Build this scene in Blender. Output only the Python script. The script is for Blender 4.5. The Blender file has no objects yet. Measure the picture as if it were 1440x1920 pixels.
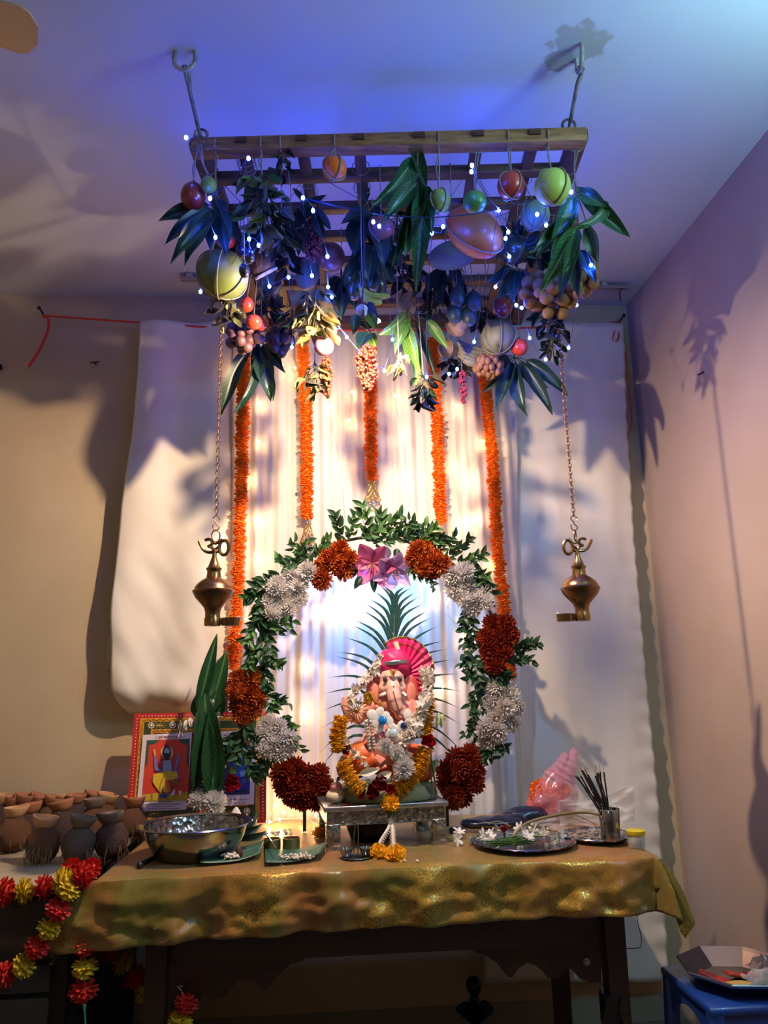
import bpy, bmesh, math, random
from mathutils import Vector as V, Matrix as MX, noise as NZ
R0 = random.Random(7)
sc = bpy.context.scene
# ------------------------------------------------------------------ camera
CH = 1.236                                   # eye height above the floor
FPX = 1427.0
def _axes(p, y, r):
    p, y, r = math.radians(p), math.radians(y), math.radians(r)
    c = V((math.sin(y)*math.cos(p), math.cos(y)*math.cos(p), math.sin(p)))
    a = V((math.cos(y), -math.sin(y), 0)); b = a.cross(c)
    return a*math.cos(r)-b*math.sin(r), b*math.cos(r)+a*math.sin(r), c
CA, CB, CC = _axes(12.5, 4.7, 1.27)
cam = bpy.data.cameras.new('camera'); co = bpy.data.objects.new('camera', cam)
sc.collection.objects.link(co)
co.matrix_world = MX(((CA.x, CB.x, -CC.x, 0), (CA.y, CB.y, -CC.y, 0), (CA.z, CB.z, -CC.z, CH), (0, 0, 0, 1)))
cam.sensor_fit = 'VERTICAL'; cam.sensor_height = 36; cam.sensor_width = 27; cam.lens = FPX/1920*36
cam.clip_start = .05
sc.camera = co
# ------------------------------------------------------------------ light levels
sc.view_settings.view_transform = 'Standard'; sc.view_settings.look = 'None'
sc.view_settings.gamma = 1; sc.view_settings.use_curve_mapping = False
sc.view_settings.exposure = 0.28
w = bpy.data.worlds.new('world'); sc.world = w; w.use_nodes = True
w.node_tree.nodes['Background'].inputs[0].default_value = (.55, .5, .55, 1)
w.node_tree.nodes['Background'].inputs[1].default_value = .03
BULB_E, LED_E, FAIRY_E, ARCH_W, TUBE_E = 8800, 470, 230, 17, 235   # emission of bulb, blue LEDs, fairy bulbs, tube; watts of the arch light
FILL_W = 8.5  # watts of the added warm fill lamp
for k_, v_ in (('max_bounces', 7), ('diffuse_bounces', 3), ('glossy_bounces', 3), ('transmission_bounces', 4), ('transparent_max_bounces', 8), ('caustics_reflective', False), ('caustics_refractive', False), ('sample_clamp_indirect', 6.0)):
    setattr(sc.cycles, k_, v_)

# ------------------------------------------------------------------ pixel -> place
EYE = V((0, 0, CH))
def ray(x, y): return CA*((x-720)/FPX)+CB*((960-y)/FPX)+CC
def P(x, y, Y): r = ray(x, y); return EYE+r*(Y/r.y)              # on the upright plane Y
def PZ(x, y, z): r = ray(x, y); return EYE+r*((z-CH)/r.z)        # on the level plane z
def PX(x, y, X): r = ray(x, y); return EYE+r*(X/r.x)
def RP(x, y, q, n): r = ray(x, y); return EYE+r*((q-EYE).dot(n)/r.dot(n))
def U(p): return (p-EYE).dot(CC)/FPX                              # metres per pixel at p

# ------------------------------------------------------------------ helpers
def lin(h):
    h = h.lstrip('#'); o = []
    for i in (0, 2, 4):
        c = int(h[i:i+2], 16)/255; o.append(c/12.92 if c <= .04045 else ((c+.055)/1.055)**2.4)
    return (*o, 1)
MATS = {}
def M(name, col, rough=.5, metal=0, col2=None, nscale=8, bump=0, bscale=60, stretch=(1, 1, 1), sheen=0, trans=0, alpha=1,
      emit=0, ecol=None, coat=0, spec=.5, sub=0, lo=.35, hi=.65, coord='Object', voro=False, detail=4, transl=0):
    if name in MATS: return MATS[name]
    m = bpy.data.materials.new(name); m.use_nodes = True; nt = m.node_tree; b = nt.nodes['Principled BSDF']
    c = lin(col); I = b.inputs
    I['Base Color'].default_value = c; I['Roughness'].default_value = rough; I['Metallic'].default_value = metal
    I['Specular IOR Level'].default_value = spec; I['Alpha'].default_value = alpha
    I['Sheen Weight'].default_value = sheen; I['Transmission Weight'].default_value = trans; I['Coat Weight'].default_value = coat
    I['Subsurface Weight'].default_value = sub; I['Subsurface Scale'].default_value = .01
    if emit: I['Emission Color'].default_value = (*ecol, 1) if ecol else c; I['Emission Strength'].default_value = emit
    if col2 or bump:
        tc = nt.nodes.new('ShaderNodeTexCoord'); mp = nt.nodes.new('ShaderNodeMapping'); mp.inputs['Scale'].default_value = stretch
        nt.links.new(tc.outputs[coord], mp.inputs[0])
    if col2:
        n = nt.nodes.new('ShaderNodeTexVoronoi' if voro else 'ShaderNodeTexNoise'); n.inputs['Scale'].default_value = nscale
        if not voro: n.inputs['Detail'].default_value = detail
        nt.links.new(mp.outputs[0], n.inputs['Vector'])
        r = nt.nodes.new('ShaderNodeValToRGB'); r.color_ramp.elements[0].position = lo; r.color_ramp.elements[1].position = hi
        r.color_ramp.elements[0].color = c; r.color_ramp.elements[1].color = lin(col2)
        nt.links.new(n.outputs[0], r.inputs[0]); nt.links.new(r.outputs[0], b.inputs['Base Color'])
    if bump:
        n2 = nt.nodes.new('ShaderNodeTexVoronoi' if voro else 'ShaderNodeTexNoise'); n2.inputs['Scale'].default_value = bscale
        nt.links.new(mp.outputs[0], n2.inputs['Vector'])
        bp = nt.nodes.new('ShaderNodeBump'); bp.inputs['Strength'].default_value = bump; bp.inputs['Distance'].default_value = .004
        nt.links.new(n2.outputs[0], bp.inputs['Height']); nt.links.new(bp.outputs[0], b.inputs['Normal'])
    if transl:
        t = nt.nodes.new('ShaderNodeBsdfTranslucent'); t.inputs[0].default_value = c
        mx = nt.nodes.new('ShaderNodeMixShader'); mx.inputs[0].default_value = transl
        if col2: nt.links.new(r.outputs[0], t.inputs[0])
        nt.links.new(b.outputs[0], mx.inputs[1]); nt.links.new(t.outputs[0], mx.inputs[2])
        nt.links.new(mx.outputs[0], nt.nodes['Material Output'].inputs[0])
    MATS[name] = m
    return m
def LM(name, col, rib, rough=.42, transl=.25, back=None):
    """leaf: blade with paler midrib and side veins along its own length"""
    if name in MATS: return MATS[name]
    m = bpy.data.materials.new(name); m.use_nodes = True; nt = m.node_tree; b = nt.nodes['Principled BSDF']; L = nt.links.new
    tc = nt.nodes.new('ShaderNodeTexCoord'); sx = nt.nodes.new('ShaderNodeSeparateXYZ'); L(tc.outputs['Generated'], sx.inputs[0])
    def mt(op, a, bb=None, c=None):
        n = nt.nodes.new('ShaderNodeMath'); n.operation = op
        for i, q in enumerate((a, bb, c)):
            if q is None: continue
            if isinstance(q, (int, float)): n.inputs[i].default_value = q
            else: L(q, n.inputs[i])
        return n.outputs[0]
    ax = mt('ABSOLUTE', mt('SUBTRACT', sx.outputs[0], .5))
    ribm = mt('LESS_THAN', ax, .035)
    vein = mt('SINE', mt('MULTIPLY', mt('SUBTRACT', sx.outputs[1], mt('MULTIPLY', ax, .5)), 75))
    veinm = mt('MULTIPLY', mt('GREATER_THAN', vein, .86), .35)
    n = nt.nodes.new('ShaderNodeTexNoise'); n.inputs['Scale'].default_value = 5; L(tc.outputs['Object'], n.inputs[0])
    a = nt.nodes.new('ShaderNodeMixRGB'); a.inputs[1].default_value = lin(col)
    cc = lin(col); a.inputs[2].default_value = (cc[0]*.45, cc[1]*.5, cc[2]*.5, 1); L(n.outputs[0], a.inputs[0])
    k = nt.nodes.new('ShaderNodeMixRGB'); L(mt('MAXIMUM', mt('MULTIPLY', ribm, .8), veinm), k.inputs[0]); L(a.outputs[0], k.inputs[1]); k.inputs[2].default_value = lin(rib)
    L(k.outputs[0], b.inputs['Base Color']); b.inputs['Roughness'].default_value = rough
    t = nt.nodes.new('ShaderNodeBsdfTranslucent'); L(k.outputs[0], t.inputs[0])
    mx = nt.nodes.new('ShaderNodeMixShader'); mx.inputs[0].default_value = transl
    L(b.outputs[0], mx.inputs[1]); L(t.outputs[0], mx.inputs[2]); L(mx.outputs[0], nt.nodes['Material Output'].inputs[0])
    MATS[name] = m
    return m

WM = {}
def link(o, parent=None, W=None):
    sc.collection.objects.link(o); W = W or MX.Identity(4); WM[o.name] = W
    if parent is not None:
        o.parent = parent; o.matrix_basis = WM[parent.name].inverted() @ W
    else: o.matrix_basis = W
    return o
def tag(o, label, cat, group=None, kind=None):
    if label: o['label'] = label
    if cat: o['category'] = cat
    if group: o['group'] = group
    if kind: o['kind'] = kind
    return o
def thing(name, label, cat, loc, group=None):
    o = bpy.data.objects.new(name, None); o.empty_display_size = .02
    link(o, None, MX.Translation(loc)); return tag(o, label, cat, group)
def inst(name, me, mat, parent, W):
    o = bpy.data.objects.new(name, me); link(o, parent, W)
    if mat:
        if not me.materials: me.materials.append(mat)
        o.material_slots[0].link = 'OBJECT'; o.material_slots[0].material = mat
    return o
class MB:
    def __init__(s): s.v = []; s.f = []; s.m = []
    def add(s, vs, fs, m=0, T=None):
        k = len(s.v)
        s.v += [T @ V(q) if T else V(q) for q in vs]
        s.f += [tuple(i+k for i in f) for f in fs]; s.m += [m]*len(fs); return s
    def box(s, c, d, rot=None, m=0, bev=0):
        T = MX.Translation(c) @ (rot.to_4x4() if rot else MX.Identity(4)); x, y, z = d[0]/2, d[1]/2, d[2]/2
        if bev <= 0:
            vs = [(sx*x, sy*y, sz*z) for sx in (-1, 1) for sy in (-1, 1) for sz in (-1, 1)]
            fs = [(0, 1, 3, 2), (4, 6, 7, 5), (0, 4, 5, 1), (2, 3, 7, 6), (0, 2, 6, 4), (1, 5, 7, 3)]
            return s.add(vs, fs, m, T)
        bm = bmesh.new(); bmesh.ops.create_cube(bm, size=1)
        for q in bm.verts: q.co = V((q.co.x*2*x, q.co.y*2*y, q.co.z*2*z))
        bmesh.ops.bevel(bm, geom=list(bm.edges), offset=bev, segments=2, affect='EDGES', profile=.5)
        bm.verts.index_update(); s.add([q.co.copy() for q in bm.verts], [[q.index for q in f.verts] for f in bm.faces], m, T); bm.free(); return s
    def beam(s, a, b, wx, wz, m=0, up=V((0, 0, 1)), bev=0):
        a, b = V(a), V(b); y = (b-a); L = y.length; y.normalize(); x = y.cross(up).normalized(); z = x.cross(y)
        return s.box((a+b)/2, (wx, L, wz), MX((x, y, z)).transposed(), m, bev)
    def lathe(s, prof, T=None, n=24, m=0, cap=True, fn=None):
        vs = []; fs = []
        for r, z in prof:
            for i in range(n):
                t = 2*math.pi*i/n; q = V((r*math.cos(t), r*math.sin(t), z)); vs.append(fn(q, t) if fn else q)
        for j in range(len(prof)-1):
            for i in range(n): fs.append((j*n+i, j*n+(i+1) % n, (j+1)*n+(i+1) % n, (j+1)*n+i))
        if cap:
            if prof[0][0] > 1e-5: fs.append(tuple(range(n-1, -1, -1)))
            if prof[-1][0] > 1e-5: fs.append(tuple((len(prof)-1)*n+i for i in range(n)))
        if not isinstance(T, MX) and T is not None: T = MX.Translation(T)
        return s.add(vs, fs, m, T)
    def ell(s, c, r, n=16, k=10, m=0, rot=None, fn=None):
        if not hasattr(r, '__len__'): r = (r, r, r)
        T = MX.Translation(c) @ (rot.to_4x4() if rot else MX.Identity(4)); vs = [V((0, 0, -r[2]))]; fs = []
        for j in range(1, k):
            p = math.pi*j/k-math.pi/2
            for i in range(n):
                t = 2*math.pi*i/n; vs.append(V((r[0]*math.cos(p)*math.cos(t), r[1]*math.cos(p)*math.sin(t), r[2]*math.sin(p))))
        vs.append(V((0, 0, r[2])))
        for i in range(n):
            fs.append((0, 1+(i+1) % n, 1+i)); e = len(vs)-1; o = 1+(k-2)*n; fs.append((e, o+i, o+(i+1) % n))
        for j in range(k-2):
            for i in range(n): fs.append((1+j*n+i, 1+j*n+(i+1) % n, 1+(j+1)*n+(i+1) % n, 1+(j+1)*n+i))
        if fn: vs = [fn(q) for q in vs]
        return s.add(vs, fs, m, T)
    def tube(s, pts, r, n=6, m=0, closed=False, flat=None):
        pts = [V(p) for p in pts]; N = len(pts); rs = r if hasattr(r, '__len__') else [r]*N; vs = []; fs = []; u = None
        for i, p in enumerate(pts):
            a = pts[(i-1) % N] if closed or i > 0 else p; b = pts[(i+1) % N] if closed or i < N-1 else p
            d = (b-a); d = d.normalized() if d.length > 1e-9 else V((0, 0, 1))
            if u is None: u = d.orthogonal().normalized()
            else:
                u = u-d*u.dot(d); u = u.normalized() if u.length > 1e-6 else d.orthogonal().normalized()
            w2 = d.cross(u)
            for k in range(n):
                t = 2*math.pi*k/n; vs.append(p+(u*math.cos(t)+w2*math.sin(t))*rs[i])
        for i in range(N if closed else N-1):
            for k in range(n): fs.append((i*n+k, i*n+(k+1) % n, ((i+1) % N)*n+(k+1) % n, ((i+1) % N)*n+k))
        if not closed: fs += [tuple(range(n-1, -1, -1)), tuple((N-1)*n+k for k in range(n))]
        return s.add(vs, fs, m)
    def ring(s, c, R, r, x=V((1, 0, 0)), y=V((0, 1, 0)), n=24, k=6, m=0, ry=None):
        x = V(x).normalized(); y = V(y).normalized()
        return s.tube([V(c)+x*R*math.cos(2*math.pi*i/n)+y*(ry or R)*math.sin(2*math.pi*i/n) for i in range(n)], r, k, m, True)
    def prism(s, poly, d, m=0):
        """polygon (3-D points) pushed along vector d"""
        n = len(poly); vs = [V(p) for p in poly]+[V(p)+V(d) for p in poly]
        return s.add(vs, [tuple(range(n)), tuple(range(2*n-1, n-1, -1))]+[(i, i+n, (i+1) % n+n, (i+1) % n) for i in range(n)], m)
    def grid(s, fn, nu, nv, m=0):
        vs = [fn(i/nu, j/nv) for j in range(nv+1) for i in range(nu+1)]
        return s.add(vs, [(j*(nu+1)+i, j*(nu+1)+i+1, (j+1)*(nu+1)+i+1, (j+1)*(nu+1)+i) for j in range(nv) for i in range(nu)], m)
    def mesh(s, name, mats=None, piv=V((0, 0, 0)), smooth=True):
        me = bpy.data.meshes.new(name); me.from_pydata([tuple(q-piv) for q in s.v], [], s.f)
        for q in (mats if isinstance(mats, (list, tuple)) else [mats] if mats else []): me.materials.append(q)
        me.polygons.foreach_set('material_index', s.m); me.polygons.foreach_set('use_smooth', [smooth]*len(s.f))
        if smooth: me.set_sharp_from_angle(angle=math.radians(48))
        me.update(); return me
    def build(s, name, mats, parent=None, smooth=True, sub=0, solid=0):
        lo = V([min(q[i] for q in s.v) for i in range(3)]); hi = V([max(q[i] for q in s.v) for i in range(3)])
        piv = V(((lo.x+hi.x)/2, (lo.y+hi.y)/2, lo.z)) if parent is None else (lo+hi)/2
        o = bpy.data.objects.new(name, s.mesh(name, mats, piv, smooth)); link(o, parent, MX.Translation(piv))
        if solid: q = o.modifiers.new('thick', 'SOLIDIFY'); q.thickness = solid; q.offset = 0
        if sub: q = o.modifiers.new('sub', 'SUBSURF'); q.levels = q.render_levels = sub
        return o
def blob(mb, voxel=.004, sm=6):
    """melt overlapping shapes into one continuous skin; returns a new MB"""
    o = bpy.data.objects.new('tmp', mb.mesh('tmp')); sc.collection.objects.link(o)
    q = o.modifiers.new('r', 'REMESH'); q.mode = 'VOXEL'; q.voxel_size = voxel
    q = o.modifiers.new('s', 'SMOOTH'); q.iterations = sm; q.factor = .5
    dg = bpy.context.evaluated_depsgraph_get(); e = o.evaluated_get(dg); me = e.to_mesh()
    r = MB(); r.add([v.co.copy() for v in me.vertices], [tuple(p.vertices) for p in me.polygons]); e.to_mesh_clear()
    d = o.data; bpy.data.objects.remove(o); bpy.data.meshes.remove(d); return r
def spline(pts, n=8):
    pts = [V(p) for p in pts]; o = []
    for i in range(len(pts)-1):
        a, b, c, d = pts[max(i-1, 0)], pts[i], pts[i+1], pts[min(i+2, len(pts)-1)]
        for k in range(n):
            t = k/n; o.append(.5*((2*b)+(c-a)*t+(2*a-5*b+4*c-d)*t*t+(3*b-a-3*c+d)*t**3))
    return o+[pts[-1]]
def along(pts, step):
    """points every step metres along a polyline"""
    o = [pts[0]]; acc = 0
    for a, b in zip(pts, pts[1:]):
        L = (b-a).length; t = step-acc
        while t <= L: o.append(a+(b-a)*(t/L)); t += step
        acc = (acc+L) % step
    return o
def frame(base, y, z, sx=1, sy=1, sz=1):
    y = V(y).normalized(); z = V(z); x = y.cross(z)
    x = x.normalized() if x.length > 1e-6 else y.orthogonal().normalized(); z = x.cross(y)
    m = MX((x*sx, y*sy, z*sz)).transposed().to_4x4(); m.translation = base; return m
def rv(a=1): return V((R0.uniform(-a, a), R0.uniform(-a, a), R0.uniform(-a, a)))
def ry(z): return MX.Rotation(z, 3, 'Z')
# shared small meshes -------------------------------------------------
def leaf_mesh(name, wfn, n=9, fold=.12, arch=.12, wave=0, curl=0, ph=0):
    b = MB(); vs = []
    for j in range(n+1):
        t = j/n; wd = wfn(t)*.5; zc = arch*4*t*(1-t)
        for k in (-1, -.5, 0, .5, 1):
            x = wd*k; z = zc+abs(k)*wd*fold*2+wave*math.sin(9*t+ph+k)*abs(k)
            if curl: x = wd*k*(1-curl*abs(k)*.5); z += curl*abs(k)**2*.25
            vs.append((x, t, z))
    b.add(vs, [(j*5+i, j*5+i+1, j*5+6+i, j*5+5+i) for j in range(n) for i in range(4)]); return b.mesh(name)
lance = lambda t: max(.03, (math.sin(math.pi*min(1, t**.8))**.8)*(1-.15*t))
broad = lambda t: max(.02, math.sin(math.pi*t**.72)**.75)
MANGO = [leaf_mesh('mango_leaf', lance, 11, .18, a, wv, 0, ph) for a, wv, ph in ((.06, .03, 0), (.13, .05, 1), (-.08, .04, 2))]
SMALL = [leaf_mesh('small_leaf', broad, 5, .2, a) for a in (.1, -.1, .2)]
DRY = [leaf_mesh('curled_leaf', broad, 6, .3, a, .09, c, ph) for a, c, ph in ((.25, .8, 0), (-.2, .5, 2), (.35, 1.1, 4), (.1, .9, 5))]
def put_leaf(parent, base, tip, width, mat, kind=MANGO, roll=0, name='leaf', face=None):
    me = kind[R0.randrange(len(kind))]; y = V(tip)-V(base); L = y.length
    f = (face or (EYE-V(base))).normalized(); f = MX.Rotation(roll, 3, y.normalized()) @ f
    return inst(name, me, mat, parent, frame(base, y, f, width, L, L*.8))
def flower_mesh(name, rows, core, pl, pw, up=.35, n=4, cup=.1, jit=.15, seed=1):
    """ball or half ball of separate petals: rows = (elevation, count, length)"""
    r = random.Random(seed); b = MB(); b.ell((0, 0, 0), core, 10, 6)
    for el, cnt, ln in rows:
        for i in range(cnt):
            t = 2*math.pi*(i+r.random()*.6)/cnt; e = el+r.uniform(-jit, jit)
            d = V((math.cos(t)*math.cos(e), math.sin(t)*math.cos(e), math.sin(e)))
            tz = V((-math.cos(t)*math.sin(e), -math.sin(t)*math.sin(e), math.cos(e)))
            T = frame(d*core*.6, d, tz, 1, 1, 1); L = ln*r.uniform(.85, 1.1)*pl; wd = pw
            vs = []; 
            for j, (q, ww) in enumerate(((0, .5), (.45, 1), (.85, .9), (1, .35))):
                zz = up*L*q*q
                vs += [(-wd*ww/2, q*L, zz+cup*wd), (0, q*L*1.04, zz), (wd*ww/2, q*L, zz+cup*wd)]
            b.add(vs, [(j*3+i2, j*3+i2+1, j*3+4+i2, j*3+3+i2) for j in range(3) for i2 in range(2)], 0, T)
    return b.mesh(name)
# unit-radius flowers
MARI = [flower_mesh('marigold', [(e, c, 1) for e, c in ((-1.0, 7), (-.5, 13), (-.05, 16), (.4, 14), (.85, 9), (1.3, 4))], .6, .62, .36, .25, cup=.3, seed=s) for s in (1, 2, 3)]
MUM = [flower_mesh('chrysanthemum', [(-.45, 18, .95), (-.12, 24, 1.0), (.2, 26, 1), (.5, 22, .96), (.82, 17, .86), (1.18, 10, .74)], .42, .76, .19, .3, cup=.4, jit=.1, seed=s) for s in (4, 5, 6)]
JAS = [flower_mesh('jasmine_flower', [(.55, 6, 1)], .16, .9, .42, -.25, cup=.1, jit=.1, seed=s) for s in (7, 8)]
def put_flower(parent, me, mat, p, r, facing=None, name='flower', flat=1):
    f = V(facing) if facing is not None else rv()
    f = f.normalized(); x = f.orthogonal().normalized(); x = MX.Rotation(R0.uniform(0, 6.28), 3, f) @ x
    y = f.cross(x); m = MX((x*r, y*r, f*r*flat)).transposed().to_4x4(); m.translation = p
    return inst(name, me[R0.randrange(len(me))], mat, parent, m)
# ================================================================== the room
D, XR, XL, YB, ZC = 3.05, 1.366, -2.3, -2.0, 2.862
m_wall = M('wall_paint', '#c4b294', .85, col2='#baa788', nscale=2.5, bump=.12, bscale=90)
m_wallr = M('side_wall_paint', '#b3a399', .85, col2='#a9988d', nscale=2, bump=.12, bscale=90)
m_ceil = M('ceiling_paint', '#c6cad2', .9, bump=.1, bscale=70)
m_floor = M('floor_tile', '#6b6258', .35, col2='#5c554d', nscale=6)
def slab(name, lo, hi, mat):
    b = MB(); lo, hi = V(lo), V(hi); b.box((lo+hi)/2, hi-lo); return tag(b.build(name, mat, smooth=False), None, None, None, 'structure')
slab('floor', (XL, YB, -.1), (XR, D, 0), m_floor)
slab('ceiling', (XL-.1, YB-.1, ZC), (XR+.1, D+.1, ZC+.1), m_ceil)
slab('wall_back', (XL-.1, D, -.1), (XR+.1, D+.1, ZC), m_wall)
slab('wall_right', (XR, YB-.1, -.1), (XR+.1, D, ZC), m_wallr)
slab('wall_left', (XL-.1, YB-.1, -.1), (XL, D, ZC), m_wall)
slab('wall_front', (XL, YB-.1, -.1), (XR, YB, ZC), m_wall)
m_base = M('skirting_paint', '#8f877a', .5)
slab('baseboard_back', (XL, D-.012, 0), (XR, D, .085), m_base)
slab('baseboard_right', (XR-.012, YB, 0), (XR, D-.012, .085), m_base)
# stained plaster around the right-hand hook: a mark on the ceiling paint
H1, H2 = PZ(347, 97, ZC), PZ(1085, 97, ZC)
def stain(mat, spots):
    nt = mat.node_tree; L = nt.links.new; b = nt.nodes['Principled BSDF']; col = tuple(b.inputs['Base Color'].default_value)
    tc = nt.nodes.new('ShaderNodeNewGeometry'); prev = None
    n = nt.nodes.new('ShaderNodeTexNoise'); n.inputs['Scale'].default_value = 22; n.inputs['Detail'].default_value = 6; L(tc.outputs['Position'], n.inputs[0])
    for c, rad, cc in spots:
        d = nt.nodes.new('ShaderNodeVectorMath'); d.operation = 'DISTANCE'; d.inputs[1].default_value = c; L(tc.outputs['Position'], d.inputs[0])
        a = nt.nodes.new('ShaderNodeMath'); a.operation = 'MULTIPLY_ADD'; L(n.outputs[0], a.inputs[0]); a.inputs[1].default_value = -rad*1.8; L(d.outputs['Value'], a.inputs[2])
        r = nt.nodes.new('ShaderNodeMapRange'); r.inputs[1].default_value = rad*-.05; r.inputs[2].default_value = rad*.12; r.inputs[3].default_value = 1; r.inputs[4].default_value = 0; L(a.outputs[0], r.inputs[0])
        x = nt.nodes.new('ShaderNodeMixRGB'); L(r.outputs[0], x.inputs[0]); x.inputs[2].default_value = lin(cc)
        if prev: L(prev, x.inputs[1])
        else: x.inputs[1].default_value = col
        prev = x.outputs[0]
    L(prev, b.inputs['Base Color'])
stain(m_ceil, [(PZ(1082, 85, ZC), .075, '#a9aaa2'), (PZ(1050, 112, ZC), .045, '#96968f')])
# hooks, hanging rods
m_hook = M('painted_iron', '#b9bdb8', .5, .3, col2='#7c7468', nscale=30, bump=.4, bscale=80)
m_rod = M('galvanised_wire', '#8a8578', .5, .6, col2='#5e5648', nscale=40)
FZ = CH+1.45
FL, FR = PZ(357, 270, FZ), PZ(1101, 250, FZ)
e1 = (FR-FL).normalized(); e2 = V((-e1.y, e1.x, 0)); FW = (FR-FL).length; FD = 1.12
def F(u, v, dz=0): return FL+e1*u+e2*v+V((0, 0, dz))
for k, (h, ft, lab) in enumerate(((H1, F(.02, .03, .04), 'painted iron ceiling hook open like a ring, above the frame corner with the apple'),
                                  (H2, F(FW-.04, .03, .04), 'painted iron ceiling hook in the patch of grey stained plaster'))):
    b = MB(); s = .028
    x = e1 if k == 0 else e2
    b.tube(spline([h+x*s*.9+V((0, 0, .002)), h+x*s+V((0, 0, -.02)), h+x*s*.75+V((0, 0, -.045)), h+V((0, 0, -.056)), h-x*s*.75+V((0, 0, -.045)), h-x*s+V((0, 0, -.02)), h-x*s*.9+V((0, 0, .002))], 5), .0062, 8)
    tag(b.build('ceiling_hook', m_hook), lab, 'hook')
    b = MB(); t0 = h+V((0, 0, -.05)); d = (ft-t0)
    b.tube([t0+x.cross(V((0, 0, 1)))*.008, t0+d*.25, t0+d*.6, ft], .0055, 8); b.tube([t0+V((0, 0, .008)), t0+d*.12+V((.006, 0, 0)), t0+d*.3], .006, 8)
    b.ring(ft+V((0, 0, .012)), .018, .004, e1, V((0, 0, 1)), 14)
    tag(b.build('hanging_rod', m_rod), 'twisted wire rod holding up the %s front corner of the lattice frame' % ('blue-lit left' if k == 0 else 'pale-lit right'), 'rod')
# ceiling fan (a blade reaches into view)
t = thing('ceiling_fan', 'beige ceiling fan of which one blade tip shows', 'fan', (0, 0, 0))
m_fan = M('fan_enamel', '#b79f7a', .35); hub = PZ(-330, -60, 2.66)
b = MB(); b.lathe([(.0, -.05), (.07, -.045), (.1, -.02), (.1, .02), (.05, .05), (.012, .06), (.012, ZC-hub.z), (.05, ZC-hub.z-.05), (.05, ZC-hub.z)], hub, 24); b.build('motor', m_fan, t)
tipd = (PZ(70, 76, 2.645)-hub); tipd.z = 0
for k in range(3):
    dr = MX.Rotation(k*2*math.pi/3, 3, 'Z') @ tipd; L = dr.length; dr.normalize(); sd = V((-dr.y, dr.x, 0)); b = MB(); N = 16; pts = []
    for j in range(N+1):
        q = j/N; wd = .05+.04*q; rr = .09+(L-.09)*q; ed = 1 if q < .85 else math.sqrt(max(.12, 1-((q-.85)/.15)**2*.8))
        pts.append((hub+dr*rr+sd*wd*ed+V((0, 0, .008)), hub+dr*rr-sd*wd*ed*.9+V((0, 0, -.012))))
    vs = [p for q in pts for p in (q[0], q[1], q[0]+V((0, 0, .006)), q[1]+V((0, 0, .006)))]
    fs = []
    for j in range(N): a = j*4; c = a+4; fs += [(a, a+1, c+1, c), (a+2, c+2, c+3, a+3), (a, c, c+2, a+2), (a+1, a+3, c+3, c+1)]
    fs += [(0, 2, 3, 1), (N*4, N*4+1, N*4+3, N*4+2)]; b.add(vs, fs); b.build('blade', m_fan, t)
# tube light on the side wall, high up and out of frame: the cool light at the upper right
t = thing('tube_light', 'cool white tube light high on the side wall', 'lamp', (XR-.05, .95, 2.42))
b = MB(); b.box((XR-.018, .95, 2.42), (.036, .72, .05)); b.build('batten', M('batten_white', '#d8d8d8', .5), t)
b = MB(); b.tube([(XR-.055, .63, 2.42), (XR-.055, 1.27, 2.42)], .013, 12); b.build('tube', M('tube_glow', '#bfeaff', .5, emit=TUBE_E, ecol=(.36, .76, .9)), t)
for yy in (.62, 1.28): b = MB(); b.box((XR-.05, yy, 2.42), (.05, .02, .03)); b.build('end_cap', MATS['batten_white'], t)
# made-up lamp behind the viewpoint, added as weak warm fill
t = thing('added_fill_lamp', 'added round fill lamp behind the viewpoint', 'lamp', (-.9, -1.1, ZC))
b = MB(); b.lathe([(.12, 0), (.13, -.02), (.1, -.06), (0, -.075)], (-.9, -1.1, ZC), 24); b.build('diffuser', M('diffuser_glow', '#ffd9ae', .5, emit=1.2), t)
def lamp(name, p, col, watt, rad, parent=None):
    l = bpy.data.lights.new(name, 'POINT'); l.energy = watt; l.color = col; l.shadow_soft_size = rad
    o = bpy.data.objects.new(name, l); return link(o, parent, MX.Translation(p))
lamp('added_fill_light', (-.9, -1.1, ZC-.14), (1, .8, .6), FILL_W, .16, t)
# small wall and ceiling fixtures
m_dark = M('dark_screw', '#2b2622', .5, .4)
for (x, y, lab) in ((180, 683, 'small screw in the bare wall left of the satin sheet'),):
    p = P(x, y, D); b = MB(); b.tube([p, p+V((.004, -.03, -.004))], .0035, 8); b.tube([p+V((-.015, -.025, -.004)), p+V((.02, -.03, -.002))], .003, 6); tag(b.build('wall_screw', m_dark), lab, 'screw')
p = PX(1320, 697, XR); b = MB(); b.tube([p, p+V((-.02, -.002, -.012))], .003, 8); b.lathe([(.006, 0), (.006, .002)], MX.Translation(p+V((-.02, -.002, -.012))), 8); tag(b.build('wall_nail', m_dark), 'dark nail in the lilac side wall', 'nail')
p = P(-2, 690, D); b = MB(); b.box(p+V((0, -.012, 0)), (.03, .024, .02), bev=.003); b.box(p+V((0, -.026, .001)), (.012, .006, .01)); tag(b.build('wall_clip', m_dark), 'small dark clip on the wall at the left picture edge', 'clip')
b = MB(); q = P(214, 1225, D); b.box(q+V((0, -.006, 0)), (.05, .012, .13), bev=.004); tag(b.build('switch_plate', M('switch_plastic', '#b9b09c', .4)), 'cream switch plate half hidden behind the satin sheet', 'switch')
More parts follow.
